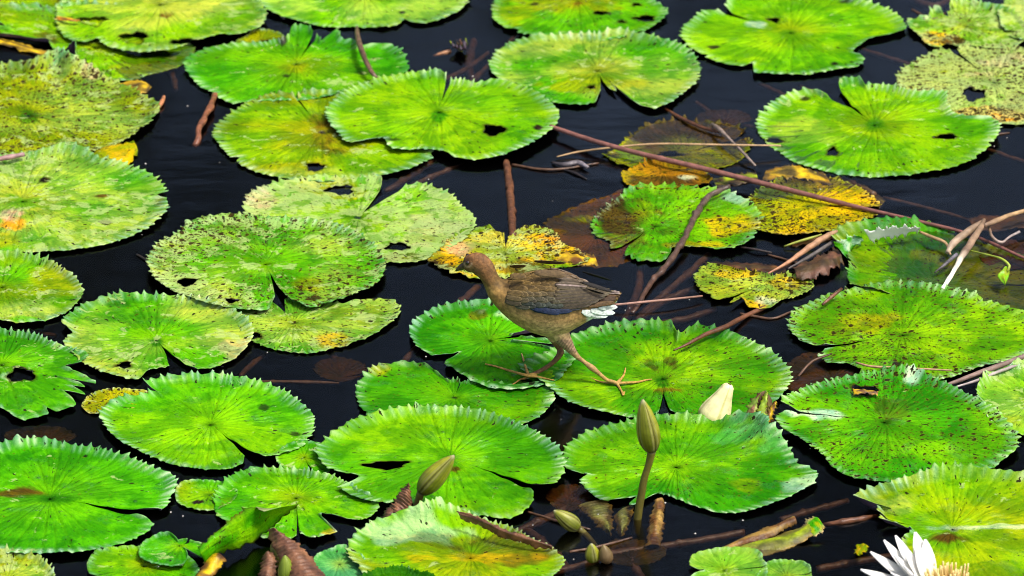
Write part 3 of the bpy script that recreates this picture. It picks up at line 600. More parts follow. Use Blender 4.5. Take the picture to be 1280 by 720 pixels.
pad('bright green pad with a brown silted side crossed by the dark twig', (818, 284), rag=.035, pts=[(742,292),(762,300),(764,312),(782,309),(780,322),(800,328),(826,328),(842,311),(880,312),(905,316),(935,308),(951,288),(946,262),(900,240),(850,233),(802,231),(768,250),(745,270)],
    notch=(772,314,4,.25), z=.003, tilt=(.035,.0), rim=.003, base='lime', second='fresh', centre='fresh', pale=.3, spot=.4, rimk=.6, patches=((768,268,36,24,'umber',.92,.3),(785,280,34,24,'silt',.6,.2),(758,300,20,16,'silt',.8),(800,262,16,12,'olive',.5),(915,285,34,12,'yellow',.6,.3),(925,250,24,8,'mint',.6),(870,308,40,5,'yellow',.5),(835,290,14,6,'dark',.5)))
pad('yellow speckled pad lying along the long red stalk', (1010, 258), rag=.035, pts=[(935,245),(958,228),(1000,212),(1050,222),(1090,244),(1102,260),(1076,282),(1030,295),(980,299),(945,291)],
    notch=(1100,262,1,.3), z=.003, tilt=(.0,-.05), rim=.002, base='olive', second='yellow', centre='olive', pale=.2, spot=.7, rimk=.3, tooth=.025, und=.003, patches=((1000,220,40,7,'silt',.7),(1060,250,30,12,'yellow',.7),(960,240,24,10,'deep',.4)))
pad('drowned olive pad under the crossing of the two pale stalks', (850, 190), rag=.035, pts=[(756,196),(772,186),(790,170),(812,155),(860,150),(922,160),(940,176),(925,202),(890,216),(860,226),(800,216)], z=-.002, rim=.004, notch=(930,172,3,.3), base='silt', second='olive', centre='olive', pale=.05, spot=.65, rimk=.1, tooth=.05, und=.005, holes=((838,192,16,4),), patches=((790,195,26,10,'lime',.7),(790,180,14,6,'olive',.8),(930,172,5,5,'yellow',.8)))
pad('curled yellow and brown rotting pad below the drowned olive one', (830, 216), rag=.035, pts=[(777,222),(790,212),(810,205),(850,208),(872,213),(886,220),(888,230),(860,234),(815,236),(790,234)], z=.006, rim=.003, base='yellow', second='brown', centre='brown', pale=.1, spot=.6, rimk=.0, tooth=.06, und=.005, patches=((830,226,50,7,'umber',.85),(860,222,14,4,'mint',.5)))
pad('small yellow spoon shaped pad with a dark spotted skin', (962, 352), rag=.035, pts=[(868,346),(874,336),(890,331),(930,340),(965,345),(992,343),(1015,342),(1018,352),(1008,366),(982,374),(940,389),(905,388),(912,380),(925,376),(890,374),(872,360)], z=.006, rim=.003, notch=(905,381,3,.4), base='pale', second='olive', centre='pale', pale=.35, spot=.75, rimk=.2, tooth=.04, und=.004, patches=((930,384,24,7,'yellow',.8),(985,352,24,8,'yellow',.7),(925,340,40,7,'yellow',.6),(960,375,14,5,'white',.25)))
pad('drowned brown pad beneath the slit lime pad on the right', (1040, 468), rag=.035, pts=[(975,468),(990,450),(1020,440),(1060,448),(1080,462),(1070,482),(1040,490),(1000,492),(980,485)], z=-.010, rim=.002, base='silt', second='brown', centre='silt', pale=.0, spot=.3, rimk=.0, tooth=.02)

for lab, c, e, nx, bb, sc in (('drowned brown leaf deep in the gap left of the tall bud', (712, 622), (30, 16), 700, 'umber', 'brown'), ('drowned brown leaf at the left edge between two large pads', (50, 545), (46, 12), 20, 'umber', 'umber'),
        ('drowned leaf in the gap below the yellow freckled pad', (425, 462), (34, 14), 440, 'umber', 'umber'), ('drowned brown leaf under the tan reed at the right edge', (1262, 318), (40, 18), 1290, 'brown', 'umber'),
        ('drowned olive leaf at the foot of the bottom buds', (790, 690), (44, 16), 760, 'umber', 'silt'), ('drowned leaf in the gap above the drowned olive pad', (905, 148), (36, 10), 930, 'umber', 'umber')):
    pad(lab, c, ell=e, notch=(nx, c[1] + 8, 5, .2), z=-.014, rag=.05, rim=.001, base=bb, second=sc, centre='umber', pale=0, spot=.4, rimk=0, tooth=.02)
# ------------------------------------------------------------------ stalks, twigs and drowned stems
PK = ((.20, .085, .062), (.15, .06, .045)); BR = ((.115, .045, .018), (.085, .032, .012)); DK = ((.030, .016, .009), (.05, .028, .016))
TAN = ((.30, .19, .085), (.34, .22, .11)); SUBC = ((.105, .054, .025), (.070, .036, .017)); GREYB = ((.17, .125, .095), (.21, .16, .13))
stick('long reddish stalk slanting across the upper right of the pond', [(688,158,.014,3.0),(742,176,.018,3.2),(800,192,.020,3.4),(880,211,.020,3.6),(960,231,.018,3.6),(1040,251,.014,3.2),(1085,262,.012,2.7),(1150,277,.010,2.4),(1215,294,.006,2.2),(1290,327,.002,2.0)], PK, 'reed_stalk', 'stalk', mat=M_REED, nodes=3, bump=.05)
stick('thin pale stalk lying level above the drowned olive pad', [(696,196,.004,.9),(722,190,.008,1.2),(760,185,.016,1.3),(820,180,.022,1.4),(900,181,.022,1.3),(976,182,.016,1.1)], TAN, 'reed_stalk', 'stalk', mat=M_REED, bump=.05)
t_ = stick('broken grey twig with a knobby joint pointing at the slit lime pad', [(890,155,.012,2.0),(898,161,.018,3.0),(910,172,.018,2.0),(928,190,.014,1.8),(944,207,.006,1.6)], GREYB, 'twig', 'twig')
stick('dark brown stem running from the torn notch pad to the grey twig', [(825,133,-.002,2.6),(850,147,.003,2.8),(880,160,.005,2.4),(905,166,.006,2.0)], BR, 'drowned_stalk', 'stalk', SG)
t_ = stick('crooked dark twig lying across the silted green pad', [(912,233,.026,2.4),(900,238,.024,3.4),(884,247,.022,4.0),(868,272,.020,4.0),(856,297,.018,4.2),(845,315,.014,3.8),(832,333,.010,3.8),(815,352,.006,3.4),(800,376,.003,3.2),(790,392,-.003,3.0)], ((.075,.05,.036),(.065,.028,.014)), 'twig', 'twig', bump=.3, nodes=3)
stick('pale broken reed leaning on the small spoon shaped pad', [(960,342,.006,1.0),(985,328,.012,2.4),(1012,309,.018,4.0),(1032,296,.022,3.8),(1046,289,.02,2.0)], ((.36,.17,.085),(.28,.17,.09)), 'reed_stalk', 'stalk', mat=M_REED)
stick('dark reed lying beside the pale broken one', [(985,336,.003,1.2),(1010,322,.006,2.4),(1045,300,.008,2.6)], ((.07,.06,.055),(.10,.09,.08)), 'reed_stalk', 'stalk', mat=M_REED)
stick('yellow green sprout beside the pale broken reed', [(980,308,.004,.9),(998,302,.010,1.7),(1012,298,.014,1.7),(1027,293,.018,1.0)], ((.22,.25,.03),(.26,.30,.04)), 'sprout', 'sprout', mat=M_REED)
stick('grey brown double reed lying in from the right edge', [(1178,483,.016,1.4),(1200,475,.020,2.6),(1230,464,.022,3.2),(1290,442,.022,3.4)], ((.20,.13,.10),(.13,.09,.07)), 'reed_stalk', 'stalk', mat=M_REED)
stick('pale reed lying close against the grey brown one', [(1190,485,.010,.9),(1220,476,.014,1.8),(1250,464,.016,2.0),(1290,450,.016,2.2)], ((.34,.29,.27),(.24,.20,.18)), 'reed_stalk', 'stalk', mat=M_REED)
stick('thin dry stalk lying on the freckled lime pad', [(1070,453,.024,1.2),(1090,458,.024,1.5),(1130,460,.022,1.4),(1190,463,.020,1.0)], TAN, 'dry_stalk', 'stalk', mat=M_REED)
stick('short brown twig stub behind the freckled lime pad', [(1028,381,.016,1.8),(1040,371,.022,2.4),(1052,361,.026,2.0)], BR, 'twig', 'twig')
stick('short curved brown stick arching over a green pad at the top', [(446,34,.010,2.2),(447,46,.022,3.6),(451,60,.030,4.0),(458,78,.030,3.6),(466,92,.024,3.0),(473,99,.014,2.6)], ((.13,.075,.045),(.11,.06,.035)), 'stick', 'stick')
stick('reddish brown stick with peeling bark rising from the water upper left', [(268,118,.006,3.6),(264,132,.010,4.2),(256,146,.012,4.0),(249,160,.010,4.0),(247,176,.002,4.2),(243,184,-.006,4.0)], ((.20,.075,.03),(.16,.06,.03)), 'stick', 'stick', bump=.32)
stick('small orange brown chip floating at the upper left', [(205,121,.003,2.2),(202,128,.007,3.0),(198,135,.003,2.0)], ((.36,.15,.06),(.30,.12,.05)), 'wood_chip', 'chip')
stick('pinkish reed poking in from the left edge', [(-14,201,.016,3.2),(8,197,.018,3.4),(30,193,.018,3.0)], ((.30,.16,.15),(.28,.17,.16)), 'reed_stalk', 'stalk', mat=M_REED)
stick('thin pink stalk behind the tail of the bird', [(768,381,.010,1.3),(800,378,.012,1.6),(840,374,.012,1.5),(878,370,.008,1.2)], ((.34,.19,.14),(.20,.10,.06)), 'reed_stalk', 'stalk', mat=M_REED)
stick('brown stem lying over the back rim of the large pad beside the bird', [(960,382,.000,3.0),(930,396,.006,3.0),(905,409,.016,3.2),(880,419,.020,2.8),(860,430,.020,2.0),(842,438,.018,1.0)], BR, 'drowned_stalk', 'stalk')
for pts, lab in (
    ([(633,203,.002,4.5),(637,235,.002,5),(639,262,.003,5.2),(641,296,.002,5)], 'upright brown stem standing between the top pads and the yellow pad'),
    ([(598,358,-.003,5),(575,378,-.003,5),(550,396,-.004,5),(530,415,-.006,5)], 'drowned stem slanting away from the breast of the bird'),
    ([(526,428,-.003,4.2),(512,444,-.003,4.4),(500,458,-.004,4.2)], 'short drowned stem between the two pads in front of the bird'),
    ([(645,45,-.006,4),(622,72,-.005,4.4),(600,93,-.005,4.8),(584,108,-.006,5)], 'drowned stem left of the notched pad at the top'),
    ([(610,66,-.012,3),(585,85,-.010,3.4),(555,100,-.010,4.2)], 'drowned stem crossing behind the torn front lime pad'),
    ([(592,52,-.016,6),(586,80,-.015,7),(590,100,-.015,6)], 'broad drowned stem in the dark gap at the top'),
    ([(545,200,-.006,3),(520,215,-.006,6),(495,232,-.007,5),(480,240,-.010,4)], 'broad drowned leaf stalk below the torn front lime pad'),
    ([(580,205,-.006,2),(552,216,-.004,4),(515,232,-.007,4)], 'pale brown drowned stalk right of the broad one'),
    ([(995,322,-.006,4),(960,345,-.006,5),(905,352,-.006,5),(840,372,-.008,5),(795,402,-.010,5)], 'long drowned stem passing behind the spoon shaped pad'),
    ([(886,318,-.004,4.5),(860,342,-.005,5),(830,368,-.007,5),(800,395,-.010,5)], 'drowned stem slanting below the silted green pad'),
    ([(800,330,-.014,6),(798,360,-.012,6),(780,405,-.010,6)], 'drowned upright stem right of the tail of the bird'),
    ([(820,405,-.012,4),(860,398,-.010,5),(895,386,-.010,4)], 'faint drowned stem behind the large pad beside the bird'),
    ([(780,238,-.004,3),(750,252,-.002,3.4),(715,272,-.001,4),(700,290,-.003,4)], 'thin stem lying along the silt covered brown pad'),
    ([(995,195,-.004,5),(1030,212,-.002,5.5),(1060,228,-.002,5.5),(1092,243,.002,5)], 'thick dark stem in front of the slit lime pad'),
    ([(1104,247,-.004,2.4),(1150,258,-.004,2.6),(1195,270,-.004,2.6),(1230,282,-.006,2.4)], 'thin grey drowned stem in the open water on the right'),
    ([(1230,185,-.003,2.5),(1258,195,-.003,3.2),(1290,206,-.004,3.4)], 'brown drowned stem at the right edge near the top'),
    ([(1078,62,-.008,3),(1110,72,-.007,3.6),(1140,82,-.008,3.4)], 'brown drowned stem between the bright pad and the cream one'),
    ([(1130,-8,-.008,5),(1165,8,-.008,6),(1190,-2,-.01,5)], 'drowned brown stem at the top edge'),
    ([(870,128,-.010,3),(905,150,-.009,3.6),(945,160,-.010,3)], 'faint drowned stem below the large lime pad at the top'),
    ([(1000,108,-.012,2.6),(1018,116,-.010,3),(1040,128,-.012,3)], 'faint drowned stem at the back of the slit lime pad'),
    ([(950,105,-.010,3),(965,112,-.010,3.4),(985,122,-.012,3.4)], 'drowned stem left of the slit lime pad'),
    ([(300,478,-.003,2),(340,477,-.002,2.2),(390,478,-.002,2.6),(424,479,-.004,1.6)], 'thin level drowned stem between the freckled pads and the fresh one'),
    ([(404,432,-.009,4.5),(422,452,-.009,5),(442,470,-.012,5)], 'blurred drowned stem right of the yellow freckled pad'),
    ([(300,470,-.012,3),(316,455,-.011,3.6),(330,445,-.012,3)], 'drowned stem below the mottled wedge pad'),
    ([(640,668,-.012,5),(668,655,-.010,5.5),(700,640,-.009,5.5),(725,624,-.010,5)], 'drowned stem slanting towards the tall bud'),
    ([(655,660,-.014,5),(680,680,-.012,6),(712,715,-.012,7)], 'thick drowned stem beside the curled rim pad'),
    ([(690,716,-.010,5),(730,706,-.008,5),(765,693,-.006,5.2),(850,680,-.005,5),(930,666,-.004,5)], 'long brown drowned stem below the tall bud'),
    ([(1020,658,.000,3.4),(1050,653,.001,3.6),(1080,648,.001,3.6),(1100,645,-.002,3.2)], 'brown stem between the sunken folded leaf and the folded pad'),
    ([(720,600,-.012,6),(716,625,-.010,7),(728,645,-.012,6)], 'ribbed drowned stem left of the tall bud'),
    ([(780,690,-.012,5),(790,705,-.010,6),(805,728,-.012,6)], 'drowned stub at the bottom below the tall bud'),
    ([(1020,712,-.012,5),(1075,702,-.012,5.5),(1130,694,-.014,5)], 'faint drowned stem left of the white lily'),
    ([(975,650,-.014,4),(1010,640,-.013,4.4),(1060,626,-.014,4)], 'faint drowned stem behind the sunken folded leaf'),
    ([(0,395,-.02,3),(30,412,-.02,3.5),(70,420,-.02,3)], 'faint drowned stem in the gap at the left edge'),
    ([(210,80,-.006,4),(216,95,-.006,4.6),(220,112,-.008,4)], 'drowned stub beside the freckled pad at the upper left'),
):
    stick(lab, pts, SUBC if pts[0][2] < 0 else BR, 'drowned_stalk', 'stalk', SG, nodes=2, bump=.18)
stick('black rotten twig floating left of the drowned olive pad', [(690,203,.003,1.6),(705,206,.006,3.0),(722,203,.008,3.4),(735,209,.006,2.0)], ((.02,.014,.012),(.16,.14,.15)), 'twig', 'twig', bump=.3)
stick('black splinter below the rotten floating twig', [(700,211,.000,1.2),(718,216,.003,1.6),(733,224,.001,1.0)], ((.02,.014,.012),(.02,.014,.012)), 'twig', 'twig')
stick('small dark sliver at the left of the round freckled pad', [(171,318,.002,1.2),(178,322,.003,1.4),(187,328,.002,1.0)], ((.02,.015,.01),(.03,.02,.012)), 'twig', 'twig')
stick('black twig in front of the silted green pad', [(926,309,.003,1.2),(945,312,.006,1.6),(965,316,.003,1.2)], ((.03,.02,.015),(.03,.02,.015)), 'twig', 'twig')
# the broken reeds and the trailing leaf on the right
stick('thick split pale reed with a torn end on the right', [(1184,316,.012,3.0),(1190,306,.020,4.4),(1205,293,.028,5.0),(1222,281,.034,3.8),(1230,276,.034,2.4)], ((.40,.30,.20),(.26,.18,.11),(.14,.09,.055)), 'broken_reed', 'reed', 'broken reeds on the right', M_REED)
stick('darker broken reed ending in a bleached white stub', [(1178,361,.010,2.6),(1188,346,.016,2.9),(1196,332,.022,3.0),(1202,321,.026,4.2),(1214,303,.032,4.6),(1226,284,.036,3.6),(1230,275,.036,2.6)], ((.78,.74,.60),(.74,.66,.50),(.17,.11,.07),(.26,.17,.10),(.14,.09,.055)), 'broken_reed', 'reed', 'broken reeds on the right', M_REED)
stick('tan reed reaching from the broken joint to the right edge', [(1230,282,.036,2.6),(1245,276,.034,3.4),(1262,269,.032,2.8),(1292,260,.030,2.4)], ((.14,.09,.055),(.30,.19,.09),(.44,.27,.11)), 'broken_reed', 'reed', 'broken reeds on the right', M_REED)
stick('short brown splinter between the reared pad and the split reed', [(1150,290,.014,1.8),(1166,297,.014,2.2),(1182,304,.012,2.0),(1188,318,.010,1.4)], TAN, 'twig', 'twig', mat=M_REED)
stick('black spike of rotten stem beside the bleached stub', [(1168,341,.004,.8),(1182,330,.010,2.2),(1196,318,.016,2.6)], ((.03,.025,.022),(.14,.13,.15)), 'twig', 'twig')
stick('small hooked brown twig below the tan reed', [(1236,284,.024,1.8),(1241,297,.020,2.0),(1252,303,.016,1.8),(1262,296,.016,1.4),(1274,290,.014,2.0)], ((.16,.09,.045),(.30,.26,.24)), 'twig', 'twig')
sp_ = empty('trailing_sprout', at(1213, 313, .02), 'yellow green sprout with a drooping leaf blade under the broken reeds', 'sprout')
stick('', [(1212,313,.024,.9),(1228,317,.028,1.2),(1248,322,.032,1.5),(1258,328,.030,1.8),(1262,334,.024,2.0),(1258,340,.016,1.6)], ((.22,.28,.03),(.24,.30,.03)), 'stalk', mat=M_REED, parent=sp_)
sh = sheet('leaf_blade', [(1261,334,.022),(1262,342,.012),(1257,356,.004)], [(1252,338,.020),(1247,345,.014),(1256,357,.004)], M_BUD, .006, 18, 10, 'olive', 'lime', parent=sp_, loc=sp_.location, rag=.0)

# ------------------------------------------------------------------ curled and dead leaves
def thing_sheet(label, cat, *a, **k):
    o = sheet(*a, **k); return tag(o, label, cat)
thing_sheet('upright green leaf with brown edges folded along its length at the bottom left', 'leaf', 'curled_leaf',
    [(248,685,.045),(270,664,.06),(290,648,.07),(312,633,.075),(330,640,.07)], [(258,706,.01),(276,692,.014),(300,685,.012),(330,668,.012),(374,630,.05)], M_LEAF, .016, 40, 18, 'lime', 'fresh', edge='umber', rag=.005, spot=.3, pale=.2, bdir=(0,-.8,.5), under=M_UNDERG, seed=4)
thing_sheet('rotting brown base of the folded green leaf at the bottom left', 'leaf', 'dead_leaf',
    [(262,694,.02),(252,708,.012),(240,726,.006)], [(284,700,.02),(270,716,.012),(255,732,.006)], M_DEAD, .012, 20, 12, 'brown', 'yellow', rag=.004, seed=5)
BRN = 'brown'
C['rust'] = np.array((.16, .070, .032)); C['rust2'] = np.array((.095, .040, .020)); C['sub'] = np.array((.20, .12, .022)); C['subg'] = np.array((.10, .10, .012))
thing_sheet('large furled brown dead leaf rolled like a cigar at the bottom left', 'leaf', 'dead_leaf',
    [(333,664,.055),(340,682,.045),(352,704,.036),(366,732,.025)], [(347,665,.060),(366,676,.055),(385,692,.045),(410,726,.026)], M_DEAD, .024, 60, 18, 'rust', 'rust2', ridges=16, ridge_amp=.0035, rag=.004, seed=6, bdir=(.1,-.7,.7), under=M_DEAD)
thing_sheet('small crumpled brown leaf left of the furled one', 'leaf', 'dead_leaf',
    [(330,694,.03),(326,708,.02),(322,728,.008)], [(338,690,.036),(346,700,.03),(344,730,.008)], M_DEAD, .014, 30, 12, 'rust2', 'rust', ridges=8, ridge_amp=.003, rag=.004, seed=7, bdir=(0,-.7,.7), under=M_DEAD)
thing_sheet('crinkled brown dead leaf standing beside the leaning bud', 'leaf', 'dead_leaf',
    [(490,640,.02),(492,626,.034),(502,612,.055),(510,606,.065)], [(502,654,.006),(514,640,.02),(515,625,.04),(512,606,.066)], M_DEAD, .012, 44, 14, 'rust', 'rust2', ridges=12, ridge_amp=.003, rag=.003, seed=8, bdir=(0,-.7,.7), under=M_DEAD)
thing_sheet('dark crumpled leaf at the waterline under the crinkled brown one', 'leaf', 'dead_leaf',
    [(474,656,.003),(480,640,.016),(490,630,.026)], [(486,658,.002),(497,648,.010),(498,636,.020)], M_DEAD, .012, 24, 12, 'rust2', 'umber', ridges=7, ridge_amp=.003, rag=.004, seed=9, bdir=(0,-.7,.7), under=M_DEAD)
thing_sheet('brown rolled rim of dead leaf edging the yellowing pad at the bottom', 'leaf', 'dead_leaf',
    [(570,638,.040),(590,644,.040),(625,660,.034),(665,674,.026),(690,682,.018)], [(576,650,.024),(600,658,.024),(630,672,.020),(664,682,.016),(690,688,.012)], M_DEAD, .010, 60, 12, 'rust', 'rust2', ridges=26, ridge_amp=.0016, rag=.003, seed=10, bdir=(0,-.6,.8), under=M_DEAD)
G2 = 'drowned folded leaves'
for lab, A, B, c1, c2, ed, rg in (
    ('drowned triangle of leaf with a ribbed brown edge left of the tall stalk', [(722,632,-.004),(740,652,-.006),(762,670,-.010)], [(765,628,-.004),(766,648,-.007),(763,671,-.010)], 'subg', 'silt', 'sub', 14),
    ('drowned triangle of leaf touching the tall stalk', [(768,645,-.006),(770,660,-.008),(776,672,-.010)], [(792,632,-.004),(788,654,-.007),(777,672,-.010)], 'subg', 'silt', 'sub', 12),
    ('ribbed ochre leaf standing drowned right of the tall stalk', [(818,627,.004),(812,650,-.002),(806,684,-.010)], [(831,626,.004),(830,655,-.003),(826,684,-.010)], 'sub', 'brown', 'umber', 16),
    ('rolled ochre leaf edge lying half sunk near the bottom', [(896,690,-.006),(930,672,-.003),(965,658,.006),(992,646,.012)], [(906,693,-.008),(940,682,-.006),(972,668,.002),(996,656,.006)], 'sub', 'brown', 'umber', 26),
    ('sunken green folded leaf with a ribbed brown front edge near the bottom', [(905,688,-.010),(940,678,-.006),(980,668,-.001),(1010,654,.014)], [(930,697,-.010),(965,694,-.006),(1000,680,.002),(1030,660,.012)], 'subg', 'olive', 'sub', 28)):
    o = thing_sheet(lab, 'leaf', 'drowned_leaf', A, B, M_DEAD, .010, 60, 16, c1, c2, edge=ed, ridges=rg, ridge_amp=.0022, rag=.003, seed=len(lab), under=M_DEAD, bdir=(0,-.3,1)); o['group'] = G2
thing_sheet('green and tan torn tip rising from the sunken folded leaf', 'leaf', 'leaf_scrap',
    [(1004,660,.010),(1010,650,.020),(1018,645,.026)], [(1018,672,.006),(1028,664,.012),(1030,658,.014)], M_LEAF, .006, 18, 10, 'green', 'olive', edge='pink', rag=.005, seed=12)
thing_sheet('white edge reared up along the half sunken pad', 'leaf scrap', 'leaf_edge',
    [(1081,289,.040),(1100,285,.044),(1125,284,.042),(1150,285,.030)], [(1088,302,.012),(1105,299,.014),(1130,293,.016),(1150,287,.022)], M_PETAL, .002, 60, 10, 'white', 'white', rag=.013, seed=13, under=M_PETAL)
thing_sheet('twisted green and white flap at the corner of the half sunken pad', 'leaf scrap', 'leaf_edge',
    [(1040,305,.030),(1052,300,.040),(1062,295,.040),(1074,296,.034)], [(1060,324,.008),(1064,312,.012),(1072,306,.014),(1080,302,.014)], M_LEAF, .006, 30, 10, 'fresh', 'mint', rag=.006, seed=14, under=M_PETAL)
thing_sheet('rotten brown leaf clump in the water beside the spoon shaped pad', 'leaf', 'dead_leaf',
    [(990,335,.004),(1010,326,.014),(1030,318,.018),(1046,312,.008)], [(996,352,.002),(1018,348,.006),(1040,340,.008),(1054,330,.003)], M_DEAD, .010, 40, 16, 'umber', 'rust2', rag=.008, seed=15, ridges=3, ridge_amp=.003)
thing_sheet('drowned brown leaf shred under the hooked twig', 'leaf', 'dead_leaf',
    [(1210,275,-.004),(1225,268,-.002),(1245,270,-.002),(1290,265,-.002)], [(1216,284,-.006),(1240,290,-.004),(1262,286,-.003),(1290,284,-.002)], M_DEAD, .003, 30, 10, 'brown', 'umber', rag=.006, seed=16)
thing_sheet('tiny yellow green leaf floating left of the white lily', 'leaf', 'floating_leaf',
    [(1067,692,.003),(1072,682,.008),(1078,680,.010)], [(1072,694,.003),(1082,690,.006),(1084,682,.008)], M_LEAF, .004, 16, 10, 'olive', 'yellow', rag=.004, seed=17)
thing_sheet('brown leaf fragment lying on the freckled pad with the white lipped slit', 'leaf scrap', 'leaf_scrap',
    [(1066,486,.020),(1080,487,.022),(1098,489,.018)], [(1067,494,.018),(1082,492,.022),(1097,495,.018)], M_DEAD, .003, 18, 8, 'rust', 'yellow', rag=.003, seed=18)
thing_sheet('long brown leaf flap in shadow under the folded corner at the upper left', 'leaf', 'dead_leaf',
    [(-10,46,.004),(20,52,.006),(50,62,.006),(78,72,.004)], [(-10,52,.003),(20,60,.004),(50,70,.004),(76,78,.003)], M_DEAD, .003, 30, 8, 'umber', 'yellow', rag=.006, seed=19)  # umber puts the shade under the overhang into the leaf colour
thing_sheet('orange lip of dead leaf beside a hole in the pale green pad', 'leaf scrap', 'leaf_scrap',
    [(70,22,.022),(84,22,.024),(100,25,.022)], [(72,25,.020),(86,26,.022),(100,27,.020)], M_DEAD, .002, 16, 6, 'orange', 'brown', rag=.002, seed=20)
thing_sheet('brown and yellow decayed leaf at the edge of the densely freckled pad', 'leaf', 'dead_leaf',
    [(148,104,-.002),(165,100,.002),(180,101,.002),(188,108,.0)], [(152,112,.0),(168,116,.002),(182,115,.003),(190,110,.0)], M_DEAD, .003, 20, 10, 'umber', 'yellow', rag=.005, seed=21)
# the ragged dead seed head floating at the top
hd = empty('seed_head', at(573, 62, 0), 'small ragged dark seed head floating in the gap at the top', 'seed head')
for i in range(9):
    a = i * .7; r = 5 + (i % 3) * 2
    x, y = 573 + r * math.cos(a), 56 + .6 * r * math.sin(a)
    sheet('scale', [(573 + .2 * (x - 573), 60, .004), (x, y + 2, .014), (x + 1.5 * math.cos(a), y - 4 + (i % 2) * 3, .02)], [(575 + .2 * (x - 575), 62, .002), (x + 4, y + 3, .012), (x + 3 * math.cos(a) + 1, y - 3, .018)], M_DEAD, .004, 14, 6, ('umber', 'rust2', 'olive')[i % 3], 'dark', rag=.003, parent=hd, loc=hd.location, seed=30 + i)
stick('drowned brown leaf point trailing from the ragged seed head', [(542,70,-.003,1.0),(552,67,-.001,3.0),(563,64,.001,3.2)], ((.20,.09,.035),(.2,.09,.035)), 'leaf_stub', 'leaf')

# ------------------------------------------------------------------ buds
def lathe(name, base, tip, prof, ncol, mat, parent, seams=4, seam_d=.10, seed=0, loc=None, flat=1.0, lines=0.0, twist=0.0, open_=0.0):
    """spindle from base to tip; prof rows (t, radius m); ncol(t, phi, seam) -> colours"""
    base = np.array(base); tip = np.array(tip); ax = tip - base; L = np.linalg.norm(ax); ax = ax / L
    A = np.cross(ax, [0, 1, 0.001]); A /= np.linalg.norm(A); B = np.cross(ax, A)
    n, m = 40, 64
    t = np.linspace(0, 1, n); th = np.linspace(0, 2 * np.pi, m, endpoint=False)
    pr = np.array(prof); ps = spline(np.c_[pr, np.zeros(len(pr))], 120)
    r = np.interp(t, ps[:, 0], ps[:, 1])
    T, PH = np.meshgrid(t, th, indexing='ij')
    q = (PH + twist * T + seed) * seams / (2 * np.pi)
    d = np.abs(q - np.round(q)) * 2                      # 0 at a seam .. 1 mid sepal
    seam = np.exp(-(d / 0.10) ** 2)
    N = Noise(seed + 3)
    rr = r[:, None] * (1 - seam_d * seam + 0.03 * N(np.cos(PH) * 2, np.sin(PH) * 2 + T * 2, 1.5) + open_ * T ** 2 * (d - .5))
    V = base + L * T[..., None] * ax + rr[..., None] * (np.cos(PH)[..., None] * A + flat * np.sin(PH)[..., None] * B)
    col = ncol(T, PH, seam, d)
    rid = 0.5 + 0.5 * np.sin(PH * 22 + 2 * N(np.cos(PH), T, 3))
    col = col * (1 - lines * rid[..., None] * 0.5)
    V = V.reshape(-1, 3) - (np.array(loc) if loc is not None else 0)
    me = make_mesh(name, V, [grid_faces(n, m, True)], mat, col=np.clip(col.reshape(-1, 3), 0, 1))
    return link(name, me, parent=parent)
def mixc(a, b, k): return np.array(a) * (1 - k[..., None]) + np.array(b) * k[..., None]
def bud_green(T, PH, seam, d):
    c = mixc((.100, .125, .003), (.29, .30, .016), sst(.05, .7, T) * (0.6 + .4 * np.sin(PH * 3)))
    c = mixc(c, (.045, .02, .008), seam * .75)
    c = mixc(c, (.30, .27, .10), sst(.1, .3, d) * sst(.5, .3, d) * .55)
    c = mixc(c, (.07, .05, .012), sst(.12, .0, T))
    return mixc(c, (.34, .33, .16), sst(.9, 1, T))
def bud_white(T, PH, seam, d):
    c = mixc((.34, .36, .05), (.80, .72, .36), sst(.05, .4, T))
    c = mixc(c, (.45, .42, .10), seam * .8)
    return mixc(c, (.72, .66, .2), sst(.85, 1, T) * .4)
def bud_dead(T, PH, seam, d):
    c = mixc((.09, .045, .02), (.34, .28, .08), .5 + .5 * np.sin(PH * 3 + T * 3))
    return mixc(c, (.02, .012, .008), np.clip(seam * 1.2, 0, 1))
PROF = [(0, .30), (.06, .62), (.22, .95), (.42, 1.0), (.62, .84), (.80, .58), (.93, .28), (1, .06)]
def pr(w, p=PROF): return [(t, w * PX * r) for t, r in p]
def bud(label, base, tip, w, y, ncol, stem=None, stemcol=((.09,.075,.012),(.13,.12,.015)), prof=PROF, seams=4, seed=0, lines=.55, name='flower_bud', seam_d=.1, open_=0., dy=0):
    p0 = aty(*base, y); p1 = aty(*tip, y + dy)
    e = empty(name, Vector((p0.x, y, 0)), label, 'flower bud')
    lathe('bud', p0, p1, pr(w, prof), ncol, M_BUD, e, seams, seam_d, seed, e.location, lines=lines, open_=open_)
    if stem:
        me = tube_mesh('stem', [(*(aty(x, yy, y) - e.location), r * PX) for x, yy, r in stem], M_BUD, stemcol, bump=.03)
        link('stem', me, parent=e)
    return e
yb = at(797, 648, 0).y
bud('tall closed green bud on a straight stalk near the bottom', (815, 565), (803, 499), 13.2, yb, bud_green, [(794,668,4.6),(797,648,4.8),(800,628,4.7),(805,600,4.3),(811,580,4.2),(815,563,5.2)], seed=1)
yb = at(521, 642, 0).y
bud('leaning green bud with a pale tip beside the brown dead leaf', (525, 616), (568, 569), 13.2, yb, bud_green, [(516,652,4.6),(519,640,4.8),(523,626,4.6),(527,614,5.0)], seed=2, stemcol=((.10,.085,.02),(.13,.11,.02)))
yb = at(892, 524, 0).y
bud('plump white bud opening behind the raised pad edge', (887, 530), (912, 480), 17, yb, bud_white, [(884,545,5),(885,540,5.5),(889,530,7)], prof=[(0,.6),(.08,1.0),(.22,1.15),(.42,1.0),(.66,.70),(.85,.50),(.95,.38),(1,.14)], seed=3, lines=.05, seam_d=.06)
yb = at(950, 526, 0).y
